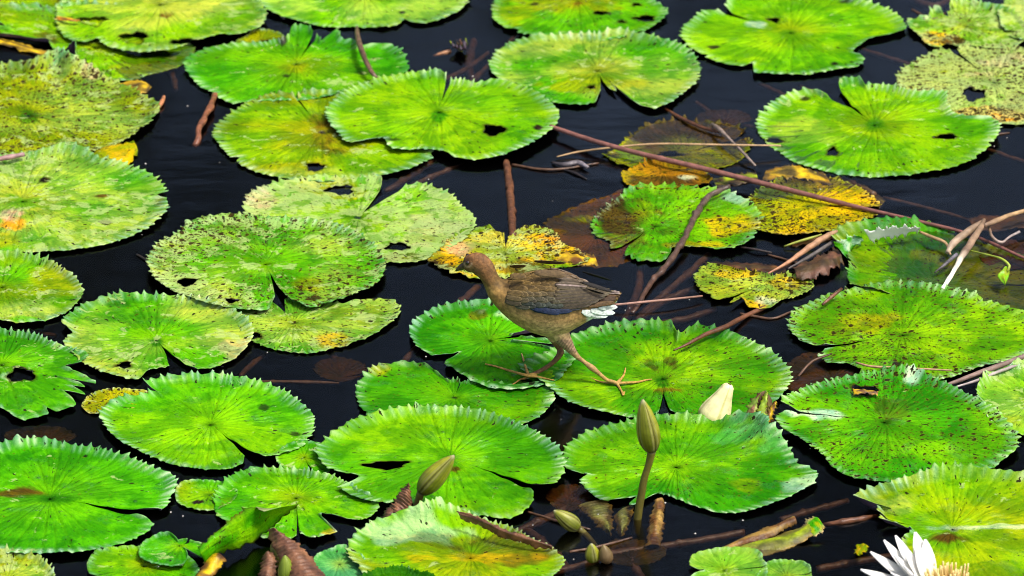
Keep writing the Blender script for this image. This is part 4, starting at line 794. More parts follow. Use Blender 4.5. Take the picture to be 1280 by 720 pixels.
e = bud('withered brown and yellow bud right of the plump white one', (945, 532), (957, 489), 14, yb, bud_dead, [(944,556,5),(945,540,5),(946,530,6)], seed=4, lines=.6, seams=5, seam_d=.55, open_=.9, name='withered_bud')
for k, (A_, B_, c1, c2) in enumerate((([(938,530,.012),(934,515,.028),(940,500,.046),(949,490,.060)], [(948,532,.010),(946,516,.030),(948,502,.046),(952,493,.058)], 'rust', 'pale'),
        ([(945,532,.010),(946,515,.032),(951,500,.050),(957,488,.066)], [(955,532,.010),(957,517,.030),(960,503,.048),(960,491,.062)], 'olive', 'pale'),
        ([(952,532,.010),(958,518,.026),(964,508,.038),(969,501,.046)], [(960,533,.008),(966,522,.020),(969,512,.034),(971,503,.044)], 'rust', 'yellow'),
        ([(950,533,.004),(958,527,.010),(968,524,.014)], [(948,537,.002),(958,534,.006),(970,531,.008)], 'umber', 'rust2'))):
    sheet('dry_sepal', A_, B_, M_DEAD, .007, 26, 9, c1, c2, edge='umber', rag=.004, ridges=3, ridge_amp=.001, parent=e, loc=e.location, seed=50 + k, bdir=(0, -.8, .5), under=M_DEAD)
yb = at(722, 664, 0).y
e = bud('floating bud tipped to the left with a white base ring', (724, 661), (692, 638), 10, yb, bud_green, [(723,660,4),(735,672,4),(752,694,4)], seed=5)
yb = at(741, 701, 0).y
bud('small pointed green bud at the waterline near the bottom', (742, 703), (739, 679), 8.5, yb, bud_green, seed=6, seam_d=.05)
yb = at(759, 703, 0).y
bud('small brown bud touching the pointed green one', (760, 704), (754, 681), 8, yb, lambda T, P, s, d: mixc((.10,.055,.02), (.17,.12,.04), T), seed=7, seam_d=.05)
yb = at(357, 735, 0).y
bud('bright green bud in front of the furled brown leaf', (360, 730), (356, 694), 10, yb, lambda T, P, s, d: mixc((.10,.16,.005), (.20,.26,.02), T * .8 + .2 * s), [(361,740,5),(360,728,6)], seed=8, seam_d=.05)
yb = at(348, 716, 0).y
bud('slim green bud left of the furled brown leaf', (349, 702), (339, 680), 6, yb + .02, lambda T, P, s, d: mixc((.10,.12,.008), (.22,.22,.04), T), [(352,715,3),(349,700,4)], seed=9, seam_d=.05)

# ------------------------------------------------------------------ the white water lily
FC = at(1168, 742, .033); fl = empty('water_lily', FC, 'open white water lily with yellow stamens at the bottom right', 'flower')
def petal(az, el, L, wd, mat=M_PETAL, c0=(.52,.60,.26), c1=(.82,.81,.76), name='petal', curl=.25, off=.012, z0=0.0):
    n, m = 22, 9
    t = np.linspace(0, 1, n); v = np.linspace(-1, 1, m)
    wprof = wd * np.sin(np.pi * np.clip(t * .93 + .05, 0, 1)) ** .75 * (1 - .15 * t)
    d = np.array([math.cos(az), math.sin(az), 0]); s = np.array([-math.sin(az), math.cos(az), 0])
    ea = el + curl * (t - .3)
    dl = np.gradient(t) * L
    rr = off + np.cumsum(np.cos(ea) * dl); zz = z0 + np.cumsum(np.sin(ea) * dl)
    T, Vv = np.meshgrid(t, v, indexing='ij')
    up = np.stack([-np.sin(ea)[:, None] * d[0], -np.sin(ea)[:, None] * d[1], np.cos(ea)[:, None]], -1)
    cup = wprof[:, None] * .35 * Vv ** 2 + .0006 * np.sin(Vv * 14)
    V = rr[:, None, None] * d + zz[:, None, None] * np.array([0, 0, 1]) + (wprof[:, None] * Vv)[..., None] * s + cup[..., None] * up
    c = mixc(c0, c1, sst(0, .40, T)) * (1 - .10 * (np.sin(Vv * 17) > .55) * (1 - .6 * T))[..., None]
    o = link(name, make_mesh(name, V.reshape(-1, 3), [grid_faces(n, m)[:, ::-1]], [mat, mat], col=c.reshape(-1, 3)), parent=fl)
    solid(o, .0012, 0); return o
rp = random.Random(5)
for i, (az, el, L, w_) in enumerate([(178,20,.118,.016),(160,30,.115,.015),(146,40,.112,.013),(133,44,.108,.012),(116,58,.100,.014),(104,62,.085,.012),(196,14,.115,.016),(216,12,.115,.016),(238,10,.112,.016),(262,8,.11,.016),(286,8,.11,.016),(310,8,.11,.015),(350,12,.105,.012),
        (170,48,.085,.013),(150,56,.088,.013),(128,64,.082,.012),(205,36,.09,.013),(240,34,.09,.013),(280,32,.085,.012),(190,52,.07,.011),(225,50,.07,.011)]):
    petal(R(az), R(el * .92), L * .93, w_ * 1.12, off=.010 + .003 * (i < 13), z0=.004 * (i >= 13))
for az, L in ((352, .075), (300, .07), (20, .055)):
    petal(R(az), R(8), L, .014, M_BUD, (.05,.12,.02), (.03,.13,.03), 'sepal', z0=-.006)
for i in range(54):
    r0 = .026 * math.sqrt((i + .5) / 54); a = i * 2.39996
    L = .034 + .014 * rp.random(); le = .30 + 13 * r0 + rp.uniform(-.1, .1)
    pts = []
    for t in np.linspace(0, 1, 5):
        pts.append((r0 * math.cos(a) + math.cos(a) * L * math.sin(le) * t * (1 - .45 * t) + .022, r0 * math.sin(a) + math.sin(a) * L * math.sin(le) * t * (1 - .45 * t), .004 + L * math.cos(le) * t, .0026 * (1 - .45 * t)))
    link('stamen', tube_mesh('stamen', pts, M_PETAL, ((.62,.30,.006), (.80,.66,.28)), sides=6, n=8), parent=fl)
link('stem', tube_mesh('stem', [(0,0,-.15,.006),(0,0,-.02,.007),(0,0,.004,.014)], M_BUD, ((.08,.08,.01),(.1,.14,.02))), parent=fl)

# pale specks of seed and dust floating on the open water
rs_ = np.random.RandomState(9); Vs = []
for px, py in rs_.uniform((0, 60), (1280, 720), (90, 2)):
    p = at(px, py, .0015); r = rs_.uniform(.0008, .0022); a = rs_.rand() * 6.28
    for k in range(5): Vs.append((p.x + r * math.cos(a + k * 1.2566), p.y + 1.3 * r * math.sin(a + k * 1.2566), .001)) 
    Vs.append((p.x, p.y, .0015 + r * .6))
Fs = [[6 * i + k, 6 * i + (k + 1) % 5, 6 * i + 5] for i in range(90) for k in range(5)]
tag(link('floating_dust', make_mesh('floating_dust', Vs, [Fs], M_PETAL, smooth=False, col=np.tile((.5, .48, .42), (len(Vs), 1)))), kind='stuff')

SCR = 'rotting scraps between the yellow pads'
for k, (lab, A_, B_, c1, c2) in enumerate((
    ('ragged brown scrap half sunk left of the yellow speckled pad', [(890,224,-.003),(915,218,.001),(945,216,.0)], [(896,236,-.003),(920,232,.001),(948,226,.0)], 'umber', 'olive'),
    ('ochre scrap between the thick dark stem and the yellow speckled pad', [(958,212,-.004),(990,206,-.001),(1030,216,-.002)], [(952,226,-.003),(990,222,.0),(1040,232,-.002)], 'silt', 'yellow'),
    ('brown scrap along the front of the yellow speckled pad', [(985,296,-.004),(1020,292,-.001),(1060,286,-.003)], [(990,308,-.006),(1022,304,-.004),(1066,294,-.005)], 'brown', 'umber'),
    ('yellow brown scrap between the spotted yellow pad and the silted one', [(690,310,-.001),(712,312,.002),(742,318,.001)], [(694,330,-.002),(716,332,.001),(748,332,.0)], 'yellow', 'brown'),
    ('dark scrap behind the spoon shaped pad', [(880,328,-.004),(930,328,-.002),(980,332,-.003)], [(884,336,-.003),(930,338,-.001),(984,342,-.002)], 'umber', 'brown'),
    ('long brown scrap under the long red stalk', [(1060,225,-.004),(1085,236,-.002),(1108,250,-.003)], [(1052,234,-.003),(1076,246,-.001),(1100,260,-.002)], 'silt', 'umber'))):
    o = thing_sheet(lab, 'leaf scrap', 'rotting_scrap', A_, B_, M_DEAD, .003, 40, 12, c1, c2, edge='umber', rag=.007, seed=60 + k); o['group'] = SCR
for lab, pts in (('thin twig crossing the gap between the torn lime pad and the red stalk', [(640,206,.001,1.4),(690,212,.003,1.6),(748,204,.002,1.2)]),
    ('thin twig in the gap right of the silted green pad', [(960,318,.001,1.2),(1000,330,.003,1.5),(1030,345,.001,1.0)]),
    ('thin brown twig between the spoon shaped pad and the slit lime pad', [(925,392,.001,1.4),(965,398,.002,1.6),(992,388,.001,1.2)]),
    ('thin twig standing out of the drowned brown pad on the right', [(998,470,.0,1.2),(1015,452,.012,1.5),(1040,442,.018,1.0)]),
    ('thin brown twig in the gap below the cream pad', [(1175,160,.0,1.2),(1215,170,.002,1.4),(1262,166,.001,1.0)]),
    ('thin twig floating in front of the curled rim pad', [(712,690,.0,1.4),(745,684,.003,1.6),(790,672,.001,1.2)]),
    ('thin twig left of the tall bud', [(660,640,.0,1.2),(700,652,.003,1.5),(738,662,.001,1.0)]),
    ('thin twig in the dark gap at the top right', [(1140,12,.0,1.4),(1165,24,.002,1.6),(1182,16,.001,1.0)])):
    stick(lab, pts, ((.10,.05,.024),(.06,.03,.016)), 'twig', 'twig', bump=.3)
# ------------------------------------------------------------------ the bird
bpy.context.view_layer.update()
Y0 = -0.385
def pad_top(px, py):
    best = 0.0
    for _ in range(3):
        p = at(px, py, best); z = 0.0
        for o in PADS:
            if abs(p.x - o.location.x) > .35 or abs(p.y - o.location.y) > .35: continue
            ok, loc, nrm, _i = o.ray_cast(Vector((p.x, p.y, 1)) - o.location, Vector((0, 0, -1)))
            if ok: z = max(z, (loc + o.location).z)
        best = z
    return best
def loft(rows, sides=36, n=90):
    pts = []
    for px, py, hp, w_, dy in rows:
        p = aty(px, py, Y0 + dy); pts.append((p.x, p.y, p.z, hp, w_))
    S = spline(pts, n)
    T = np.gradient(S[:, :3], axis=0); T[:, 1] *= .5; T /= np.linalg.norm(T, axis=1, keepdims=True)
    Nn = np.stack([-T[:, 2], np.zeros(n), T[:, 0]], 1); Nn /= np.linalg.norm(Nn, axis=1, keepdims=True)
    Bn = np.cross(T, Nn)
    hp = S[:, 3] * PX; w_ = S[:, 4]
    ln = np.sqrt(Nn[:, 0] ** 2 + (Nn[:, 2] * math.cos(PITCH)) ** 2)
    h = np.sqrt(np.maximum(hp ** 2 - (w_ * math.sin(PITCH) * np.abs(Nn[:, 2])) ** 2, (.55 * hp) ** 2)) / ln
    th = np.linspace(0, 2 * np.pi, sides, endpoint=False)
    V = S[:, None, :3] + np.sin(th)[None, :, None] * (h[:, None] * Nn)[:, None] + np.cos(th)[None, :, None] * (w_[:, None] * Bn)[:, None]
    V = np.vstack([V.reshape(-1, 3), S[:1, :3], S[-1:, :3]])
    F = grid_faces(n, sides, True); k = np.arange(sides)
    F2 = np.vstack([np.stack([np.full(sides, n * sides), (k + 1) % sides, k], 1), np.stack([np.full(sides, n * sides + 1), (n - 1) * sides + k, (n - 1) * sides + (k + 1) % sides], 1)])
    return V, F, F2
body_rows = [(579.5,331,4.5,.005,.012),(583,331,9,.010,.010),(590,329.5,12,.0135,.007),(598,330,13.8,.0155,.004),(605.5,336,12.5,.0155,.002),(610.5,344,10.8,.0150,0),(615.5,353,11,.0175,0),(623,362,15.5,.026,0),
    (636,369,23,.038,0),(652,374,31,.049,0),(672,378,37.5,.056,0),(692,380,40,.056,0),(710,380,34.5,.049,0),(727,380,25,.036,0),(744,379,16,.024,0),(759,375,9,.015,0),(772,371,3.5,.006,0)]
V1, F1, F1b = loft(body_rows)
bvh = BVHTree.FromPolygons([Vector(v) for v in V1], [list(map(int, f)) for f in F1] + [list(map(int, f)) for f in F1b])
hubN = (771, 479); hubF = (661, 470)
zN = pad_top(*hubN) + .004; zF = pad_top(*hubF) + .004
yN = at(*hubN, zN).y; yF = at(*hubF, zF).y
def leg(rows, hip_y, foot_y):
    out = []
    for k, (px, py, r) in enumerate(rows):
        t = k / (len(rows) - 1); p = aty(px, py, hip_y * (1 - t) + foot_y * t)
        out.append((p.x, p.y, p.z, r * PX))
    return out
legN = leg([(688,396,17),(697,413,13),(706,426,9),(714,437,5.6),(722,446,3.4),(731,453,2.7),(739,459,3.9),(744,463,3.4),(750,468,2.6),(758,474.5,2.4),(765,477,2.4),(771,479,2.6)], Y0 - .020, yN)
legF = leg([(684,398,14),(690,414,10),(696,427,6.5),(700,436,4.2),(700.5,441,4.3),(697,447,3.6),(689,455,2.9),(678,462,2.7),(668,467,2.5),(661,470,2.7)], Y0 + .020, yF)
def toe(hub, z, pts, r):
    P = [(*at(hub[0], hub[1], z), r * PX)]
    for k, (x, y) in enumerate(pts):
        t = (k + 1) / len(pts)
        zz = pad_top(x, y) + .0025 - .0008 * t
        P.append((*at(x, y, zz), r * PX * (1 - .5 * t)))
    return P
toes = [toe(hubN, zN, [(783,478.5),(797,477.5),(808,475),(815,474)], 2.1), toe(hubN, zN, [(776,474),(780,468),(782,460)], 2.2), toe(hubN, zN, [(774,484),(777,489),(779,494),(781,489.5)], 2.0), toe(hubN, zN, [(762,478.5),(750,477),(738,472)], 1.7),
        toe(hubF, zF, [(650,467),(634,462.5),(620,458),(606,455)], 2.1), toe(hubF, zF, [(658,462),(655,452),(652,442)], 2.2), toe(hubF, zF, [(672,471),(683,473.5),(693,475.5)], 2.0), toe(hubF, zF, [(657,473),(651,474),(645,478),(640,481)], 1.8)]
VV, FF, base = [V1], [F1, F1b], len(V1)
src = bpy.data.meshes
tmp = [tube_mesh('tmp', P, M_LEG, ((0,0,0),(0,0,0)), sides=12, bump=.0, n=60) for P in (legN, legF)] + [tube_mesh('tmp', P, M_LEG, ((0,0,0),(0,0,0)), sides=8, bump=.0, n=36) for P in toes]
bm = bmesh.new()
me0 = make_mesh('tmp', V1, [F1, F1b], M_FEATHER); bm.from_mesh(me0)
for me in tmp: bm.from_mesh(me)
bmesh.ops.recalc_face_normals(bm, faces=bm.faces)
mj = bpy.data.meshes.new('tmp'); bm.to_mesh(mj); bm.free()
ob = bpy.data.objects.new('tmp', mj); COL.objects.link(ob)
m = ob.modifiers.new('r', 'REMESH'); m.mode = 'VOXEL'; m.voxel_size = .0011
m = ob.modifiers.new('s', 'SMOOTH'); m.factor = .5; m.iterations = 4
dg = bpy.context.evaluated_depsgraph_get()
mb = bpy.data.meshes.new_from_object(ob.evaluated_get(dg))
bpy.data.objects.remove(ob)
for me in tmp + [me0, mj]: bpy.data.meshes.remove(me)
nv = len(mb.vertices); co = np.zeros(nv * 3, np.float32); mb.vertices.foreach_get('co', co); co = co.reshape(-1, 3).astype(float)
# side-view coordinates of the skin, in photograph units
rel = co - np.array(cam_loc); dep = rel @ np.array(FWD)
U = 640 + rel[:, 0] / dep * DIST / PX; Vp = 360 - (rel @ np.array(UP)) / dep * DIST / PX
N = Noise(5); N2 = Noise(6)
def mixv(a, b, k): return a * (1 - k[:, None]) + np.array(b) * k[:, None]
c = np.tile(np.array((.115, .068, .019)), (nv, 1))
mid = np.interp(U, [570,600,620,640,670,700,740,775], [331,331,360,369,378,380,379,371])
c = mixv(c, (.33, .20, .07), sst(0, 26, Vp - mid) * sst(606, 650, U))            # paler belly
c = mixv(c, (.42, .29, .135), sst(16, 34, Vp - mid) * sst(640, 690, U) * .8)
c = mixv(c, (.24, .14, .038), sst(604, 612, U) * sst(640, 622, U) * sst(352, 366, Vp))
c = mixv(c, (.150, .070, .024), sst(624, 606, U) * sst(362, 346, Vp))                # rufous head and nape
c = mixv(c, (.15, .085, .032), np.exp(-((U - 594) / 8) ** 2 - ((Vp - 337) / 5) ** 2) * .7)
c = mixv(c, (.05, .024, .012), np.exp(-((U - 583) / 4) ** 2 - ((Vp - 328) / 5) ** 2) * .7)
c = mixv(c, (.03, .018, .008), sst(584, 579, U) * .7)
ring = np.exp(-((np.hypot(U - 585, Vp - 329) - 4.6) / 1.3) ** 2) * (Vp > 328)
c = mixv(c, (.30, .20, .11), ring * .7)
under = sst(7, 10, Vp - mid) * sst(731, 737, U)
c = mixv(c, (.55, .60, .52), under)
c = c * (1 + .22 * N(co[:, 0], co[:, 2], 380) + .16 * N2(co[:, 0] * .5, co[:, 2], 900))[:, None]
def seg_d(P, a, b):
    a = np.array(a); b = np.array(b); t = np.clip(((P - a) @ (b - a)) / max((b - a) @ (b - a), 1e-12), 0, 1)
    return np.linalg.norm(P - (a + t[:, None] * (b - a)), axis=1)
def chain_d(P, rows): return np.min([seg_d(P, rows[k][:3], rows[k + 1][:3]) for k in range(len(rows) - 1)], axis=0)
dN = chain_d(co, legN[1:]); dF = chain_d(co, legF[1:])
lowN = (dN < .010) & (U > 700) & (Vp > 424); kN = lowN * sst(436, 447, Vp)
thN = (dN < .016) * sst(418, 428, Vp) * (U > 694)
c = mixv(c, (.20, .125, .085), thN * .75); c = c * (1 - .35 * thN * (np.sin(U * 1.6 + Vp * 1.1) > .3))[:, None]
c = mixv(c, (.30, .185, .070), kN)
kF = (dF < .010) * sst(420, 432, Vp) * (U < 706) * (U > 640) * (dN > .008)
c = mixv(c, (.13, .065, .026), kF)
dt = np.min([chain_d(co, P) for P in toes], axis=0)
kt = (dt < .006) * sst(436, 440, Vp) * (dN > .005)
c = mixv(c, np.array((.36, .215, .045)), kt * sst(445, 455, Vp))
c = mixv(c, (.34, .21, .06), lowN * sst(462, 474, Vp))
mb.attributes.new('Col', 'FLOAT_COLOR', 'POINT')
c4 = np.ones((nv, 4), np.float32); c4[:, :3] = np.clip(c, 0, 1); mb.attributes['Col'].data.foreach_set('color', c4.ravel())
mb.materials.clear(); mb.materials.append(M_FEATHER)
mb.polygons.foreach_set('use_smooth', np.ones(len(mb.polygons), bool)); mb.name = 'body'
bird = empty('bird', Vector((aty(700, 400, Y0).x, Y0, 0)), 'brown long toed water bird walking over the lily pads with its wing folded', 'bird')
def bpart(name, me):
    o = bpy.data.objects.new(name, me); COL.objects.link(o); o.parent = bird; o.location = -bird.location; return o
bpart('body', mb)
# eyes and beak
def sphere(c0, r, n=14):
    th = np.linspace(0, np.pi, n); ph = np.linspace(0, 2 * np.pi, 2 * n, endpoint=False)
    T, P = np.meshgrid(th, ph, indexing='ij')
    return np.array(c0) + r * np.stack([np.sin(T) * np.cos(P), np.sin(T) * np.sin(P), np.cos(T)], -1).reshape(-1, 3), grid_faces(n, 2 * n, True)
def skin(px, py):
    d = ray(px, py); h = bvh.ray_cast(cam_loc, d)
    return (h[0], h[1]) if h[0] is not None else (None, None)
hp, hn = skin(584.5, 328.5)
hp = hp or aty(584.5, 328.5, Y0)
ev, ef = sphere(hp, .0037)
bpart('eye', make_mesh('eye', ev, [ef], M_EYE))
axisy = Y0 + .010
ev2 = ev.copy(); ev2[:, 1] = 2 * axisy - ev2[:, 1] + .004
bpart('eye', make_mesh('eye', ev2, [ef[:, ::-1]], M_EYE))
pb_ = [aty(585, 331, Y0 + .011), aty(579.5, 332.5, Y0 + .013), aty(574.5, 335, Y0 + .015), aty(569.5, 338.5, Y0 + .017)]
bk = tube_mesh('beak', [(*p, r * PX) for p, r in zip(pb_, (5.5, 4.6, 3.2, .7))], M_LEG, ((.040,.024,.010), (.060,.042,.016)), sides=14, bump=.02)
bpart('beak', bk)
# feathers
def feather(root, tip, w, col, edge, l0=.001, l1=.003, shaft=None, blunt=.55, n=12, m=7, yfall=None):
    """one blade laid on the flank: root and tip as seen from the side, width in the same units"""
    P, Nm = [], []
    last_y = None
    for t in np.linspace(0, 1, n):
        x, y = root[0] + (tip[0] - root[0]) * t, root[1] + (tip[1] - root[1]) * t
        p, nn = skin(x, y)
        if p is None or (last_y is not None and p.y > last_y + .012):
            p = aty(x, y, last_y if last_y is not None else (yfall or Y0 - .02)); nn = Vector((0, -.75, .66))
        if nn.dot(cam_loc - p) < 0: nn = -nn
        last_y = p.y; P.append(np.array(p)); Nm.append(np.array(nn))
    P = np.array(P); Nm = np.array(Nm)
    for _ in range(3): Nm[1:-1] = (Nm[:-2] + Nm[1:-1] * 2 + Nm[2:]) / 4; P[1:-1, 1] = (P[:-2, 1] + 2 * P[1:-1, 1] + P[2:, 1]) / 4
    Nm = Nm * .6 + np.array([0, -.75, .66]) * .4
    Nm /= np.linalg.norm(Nm, axis=1, keepdims=True)
    T = np.gradient(P, axis=0); T /= np.linalg.norm(T, axis=1, keepdims=True)
    S_ = np.cross(Nm, T); S_ /= np.linalg.norm(S_, axis=1, keepdims=True)
    t = np.linspace(0, 1, n); v = np.linspace(-1, 1, m)
    wp = w * PX * .5 * (np.minimum(1, .45 + 2.2 * t)) * np.sqrt(np.clip(1 - np.clip((t - blunt) / (1 - blunt), 0, 1) ** 2.4, .0, 1))
    TT, VV_ = np.meshgrid(t, v, indexing='ij')
    lift = l0 + (l1 - l0) * TT - .35 * wp[:, None] * VV_ ** 2 * .5
    Q = P[:, None] + (wp[:, None] * VV_)[..., None] * S_[:, None] + lift[..., None] * Nm[:, None]
    c = np.tile(np.array(col), (n, m, 1)).astype(float)
    k = (np.abs(VV_) ** 5 * .8 + sst(.86, 1, TT) * .8); k = np.clip(k, 0, 1)[..., None]
    c = c * (1 - k) + np.array(edge) * k
    if shaft is not None:
        k = (np.exp(-(VV_ / .16) ** 2) * .8)[..., None]; c = c * (1 - k) + np.array(shaft) * k
    c = c * (1 + .16 * np.sin(VV_ * 5 + TT * 31))[..., None]
    return Q.reshape(-1, 3), grid_faces(n, m), c.reshape(-1, 3)
def feathers(name, specs, both=True):
    Vs, Fs, Cs, b0 = [], [], [], 0
    for sp in specs:
        q, f, c = feather(*sp[0], **sp[1]); Vs.append(q); Fs.append(f + b0); Cs.append(c); b0 += len(q)
    Vs = np.vstack(Vs); Fs = np.vstack(Fs); Cs = np.vstack(Cs)
    out = []
    for side in ((0, 1) if both else (0,)):
        W = Vs.copy()
        if side: W[:, 1] = 2 * Y0 - W[:, 1]
        o = bpart(name, make_mesh(name, W, [Fs[:, ::-1] if side else Fs], [M_FEATHER, M_FEATHER], col=Cs)); solid(o, .0005, 0); out.append(o)
    return out
OL = (.090, .055, .013); TEAL = (.028, .034, .024); GB = (.042, .030, .015); NAVY = (.007, .014, .036); EDG = (.17, .135, .10); BLK = (.010, .008, .006)
S = []
def f_(r, t, w, c, e, **k): S.append(((r, t, w, c, e), k))
rf = random.Random(11)
f_((658,382), (700,392), 9, NAVY, (.012,.02,.045), l0=.002, l1=.005)
f_((668,388), (714,389), 8, NAVY, (.014,.024,.05), l0=.002, l1=.005)
f_((682,390), (728,384.5), 6, (.016,.018,.024), (.08,.075,.07), l0=.0015, l1=.004)
for k, (r, t) in enumerate([((684,386),(738,381)), ((686,382),(748,377)), ((688,378),(756,373)), ((690,374),(762,370)), ((692,370),(767,367.5)), ((694,366),(762,364)), ((696,361),(752,360.5))]):
    f_(r, t, 6.5, tuple(np.array(GB) * (.7 + .09 * k)), (.10 + .01 * k, .085 + .008 * k, .065), l0=.002 + .0004 * k, l1=.005 + .0005 * k, shaft=(.02, .016, .01), blunt=.7)  # dark shaft lines paint in the black gaps between feathers
f_((752,367), (775,368), 6, (.10,.075,.06), (.34,.27,.24), l0=.004, l1=.006, blunt=.4)
f_((728,353), (765,365), 5, BLK, BLK, l0=.002, l1=.003)
f_((716,350), (756,362), 5, BLK, (.02,.016,.012), l0=.002, l1=.003)
f_((694,357), (732,361), 9, GB, EDG, l0=.005, l1=.007, shaft=(.26,.20,.18))
f_((698,352), (736,358), 9, (.06,.045,.025), EDG, l0=.005, l1=.0075, shaft=(.03,.02,.012))
f_((688,346), (737,355.5), 9, (.075,.050,.024), (.24,.185,.14), l0=.0055, l1=.008, shaft=(.12,.085,.05))
f_((682,342), (724,350), 9, (.080,.048,.020), (.15,.10,.055), l0=.005, l1=.008)
f_((668,341), (708,345.5), 9, (.080,.050,.019), (.11,.075,.035), l0=.004, l1=.007)
for row in range(6):                                     # scale-like coverts, rear ones first
    y = 347 + row * 6.6
    x1 = 704 - abs(row - 2.5) * 2.4; x0 = 651 - row * .8 + abs(row - 3) * 1.5
    n = 9
    for k in range(n):
        x = x1 - (x1 - x0) * k / (n - 1)
        a = .12 + .05 * row
        q = min(1, max(0, (row - 1.6) / 3.4)) * min(1, max(0, (x - 640) / 25 + .2))
        base = np.array(OL) * (1 - q) + np.array(TEAL) * q
        base = base * rf.uniform(.72, 1.25)
        e = base * rf.uniform(1.3, 2.3) + .012
        yy = y + rf.uniform(-1.6, 1.6) + (2 if k % 2 else 0); x += rf.uniform(-2.5, 2.5)
        f_((x - 16, yy - 16 * a * .5), (x + 5, yy + 5 * a), rf.uniform(7, 9.5), tuple(base), tuple(e), l0=.0008, l1=.0038, blunt=.35, n=9, shaft=tuple(base * .75))
feathers('wing', S)
S = []
f_((748,371), (777,367.5), 5, (.06,.034,.014), (.24,.14,.05), l0=.001, l1=.002); f_((746,375), (775,370.5), 5, (.04,.022,.01), (.10,.06,.03), l0=.001, l1=.002); f_((742,379), (770,374), 5, (.04,.022,.01), (.05,.03,.014), l0=.001, l1=.002); f_((734,383), (768,377.5), 6, (.085,.05,.02), (.10,.06,.025), l0=.002, l1=.005)
feathers('tail', S)
S = []
WH = (.50, .56, .49); WE = (.70, .74, .68)
for r, t, w in (((727,389),(748,396.5),8), ((732,390),(760,396),9), ((738,388),(769,392),9), ((748,384),(772,384.5),8)):
    f_(r, t, w, WH, WH, l0=.001, l1=.003, blunt=.3)
feathers('undertail', S)

# beads of water standing on the pads
m_, nt_ = new_mat('water_bead'); b = NB(nt_)
b.out(b.n('ShaderNodeMixShader', {0: b.n('ShaderNodeFresnel', {'IOR': 1.45}).outputs[0], 1: b.n('ShaderNodeBsdfTransparent', {'Color': (.96, 1, .94, 1)}).outputs[0], 2: b.n('ShaderNodeBsdfGlossy', {'Roughness': .06}).outputs[0]}).outputs[0])
rb = np.random.RandomState(4); Vs, Fs = [], []
spots = [(x, y) for cx, cy, rx, ry, k in ((75,625,130,58,60),(263,530,120,48,50),(370,630,90,36,26),(560,585,130,48,24),(455,8,120,20,40),(725,20,90,24,20),(655,470,34,12,26),(845,585,130,46,16),(195,425,100,40,14),(900,470,70,36,10),(190,705,50,14,10),(1200,640,70,26,12),(1130,540,110,50,10),(560,150,120,40,14)) for x, y in zip(cx + rx * rb.uniform(-1, 1, k), cy + ry * rb.uniform(-1, 1, k))]
for x, y in spots:
    z = pad_top(x, y)
    if z < .001: continue
    p = at(x, y, z); r = rb.uniform(.0010, .0024) * (1.5 if rb.rand() < .15 else 1); st = rb.uniform(1.0, 2.6); n0 = len(Vs)
    for i in range(4):
        for k in range(10):
            a = k * .6283; q = math.cos(i * .45)
            Vs.append((p.x + st * r * q * math.cos(a), p.y + r * q * math.sin(a), z - .0002 + .62 * r * math.sin(i * .45)))
    Vs.append((p.x, p.y, z + .62 * r))
    for i in range(3):
        for k in range(10): Fs.append((n0 + i * 10 + k, n0 + i * 10 + (k + 1) % 10, n0 + (i + 1) * 10 + (k + 1) % 10, n0 + (i + 1) * 10 + k))
    for k in range(10): Fs.append((n0 + 30 + k, n0 + 30 + (k + 1) % 10, n0 + 40, n0 + 40))
quads = [f for f in Fs if f[2] != f[3]]; tris = [f[:3] for f in Fs if f[2] == f[3]]
tag(link('water_drops', make_mesh('water_drops', Vs, [quads, tris], m_)), kind='stuff')
# ------------------------------------------------------------------ setting: water, mud, far bank
def box(name, x0, x1, y0, y1, z0, z1, mat):
    V = [(x, y, z) for z in (z0, z1) for y in (y0, y1) for x in (x0, x1)]
    F = [[0, 2, 3, 1], [4, 5, 7, 6], [0, 1, 5, 4], [1, 3, 7, 5], [3, 2, 6, 7], [2, 0, 4, 6]]
    return link(name, make_mesh(name, V, [F], mat, smooth=False))
tag(box('water', -14, 14, -5, 6, -0.40, 0.0, M_WATER), kind='structure')
V = [(-300, -300, -.41), (300, -300, -.41), (300, 300, -.41), (-300, 300, -.41)]
tag(link('pond_bed', make_mesh('pond_bed', V, [[[0, 1, 2, 3]]], M_MUD)), kind='structure')
# the overgrown bank the black water mirrors: a mass of leaves on a slope
rs = np.random.RandomState(3)
n = 15000
bx = rs.uniform(-11, 11, n); h = rs.rand(n) ** 0.8 * 5.6
by = 6.6 + 0.22 * h + rs.rand(n) * 1.6 + 0.5 * np.sin(bx * 1.7) + .4 * np.sin(h * 2 + bx)
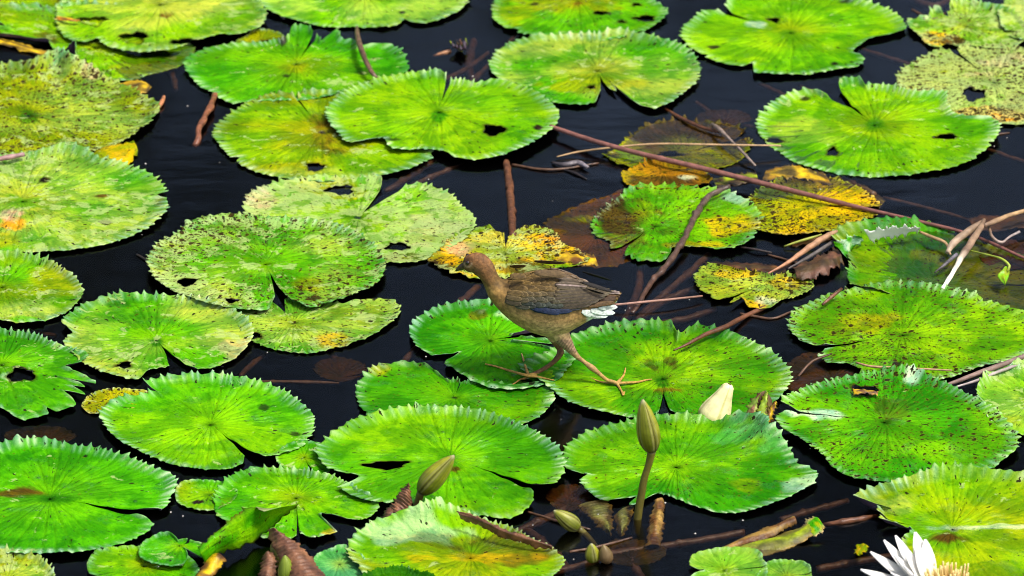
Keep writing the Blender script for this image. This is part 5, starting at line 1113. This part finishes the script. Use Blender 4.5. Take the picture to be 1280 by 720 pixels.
# the thin places in the foliage where the sky shows through
g = np.ones(n, bool)
for gx, gh, gw, gt in ((.15, 3.2, .9, .5), (1.35, 3.15, .7, .42), (-.75, 3.5, .5, .15), (-.3, 2.6, .9, .12), (2.3, 3.9, .5, .2), (-2.4, 3.0, .6, .3)):
    g &= ~((np.hypot((bx - gx) / gw, (h - gh) / gt) < 1) & (rs.rand(n) < .9))
g &= ~((np.abs(bx) < 5) & (h > 1.8) & (rs.rand(n) < .44 + .25 * np.sin(bx * 5 + 1) * np.sin(h * 6)))
bx, by, h = bx[g], by[g], h[g]; n = len(bx)
ctr = np.stack([bx, by, h], 1)
d1 = rs.normal(size=(n, 3)); d1 /= np.linalg.norm(d1, axis=1, keepdims=True)
d2 = np.cross(d1, rs.normal(size=(n, 3))); d2 /= np.linalg.norm(d2, axis=1, keepdims=True)
sz = rs.uniform(.08, .26, n)[:, None]
V = np.stack([ctr - d1 * sz, ctr + d2 * sz * .5, ctr + d1 * sz, ctr - d2 * sz * .5], 1).reshape(-1, 3)
F = np.arange(4 * n).reshape(-1, 4)
tag(link('treeline', make_mesh('treeline', V, [F], M_BANK, smooth=False)), kind='stuff')
V = [(-300, 6, -.4), (300, 6, -.4), (300, 7.5, 1.6), (-300, 7.5, 1.6), (300, 60, 3), (-300, 60, 3)]
tag(link('bank_slope', make_mesh('bank_slope', V, [[[0, 1, 2, 3], [3, 2, 4, 5]]], M_BANK)), kind='structure')

# ------------------------------------------------------------------ light
w = bpy.data.worlds.new('World'); scn.world = w; w.use_nodes = True
nt = w.node_tree; nt.nodes.clear(); b = NB(nt)
SUN_EL, SUN_AZ = R(62), R(120)     # azimuth clockwise from +Y (the far side)
sky = b.n('ShaderNodeTexSky', sky_type='NISHITA', sun_disc=False, sun_elevation=SUN_EL, sun_rotation=SUN_AZ, air_density=0.7, dust_density=4.0, ozone_density=0.6)
bg = b.n('ShaderNodeBackground', {0: sky.outputs[0], 1: 0.10})
o = b.n('ShaderNodeOutputWorld', {0: bg.outputs[0]})
sl = bpy.data.lights.new('sun', 'SUN'); sl.energy = 1.5; sl.angle = R(10); sl.color = (1, .96, .9)
so = bpy.data.objects.new('sun', sl); COL.objects.link(so)
dirv = Vector((math.sin(SUN_AZ) * math.cos(SUN_EL), math.cos(SUN_AZ) * math.cos(SUN_EL), math.sin(SUN_EL)))
so.rotation_euler = dirv.to_track_quat('Z', 'Y').to_euler()

scn.view_settings.view_transform = 'Standard'
scn.view_settings.look = 'None'
scn.view_settings.gamma = 1.0
scn.view_settings.use_curve_mapping = False
scn.view_settings.exposure = 1.47
scn.cycles.filter_width = 0.9
scn.cycles.max_bounces = 8
scn.cycles.transparent_max_bounces = 16
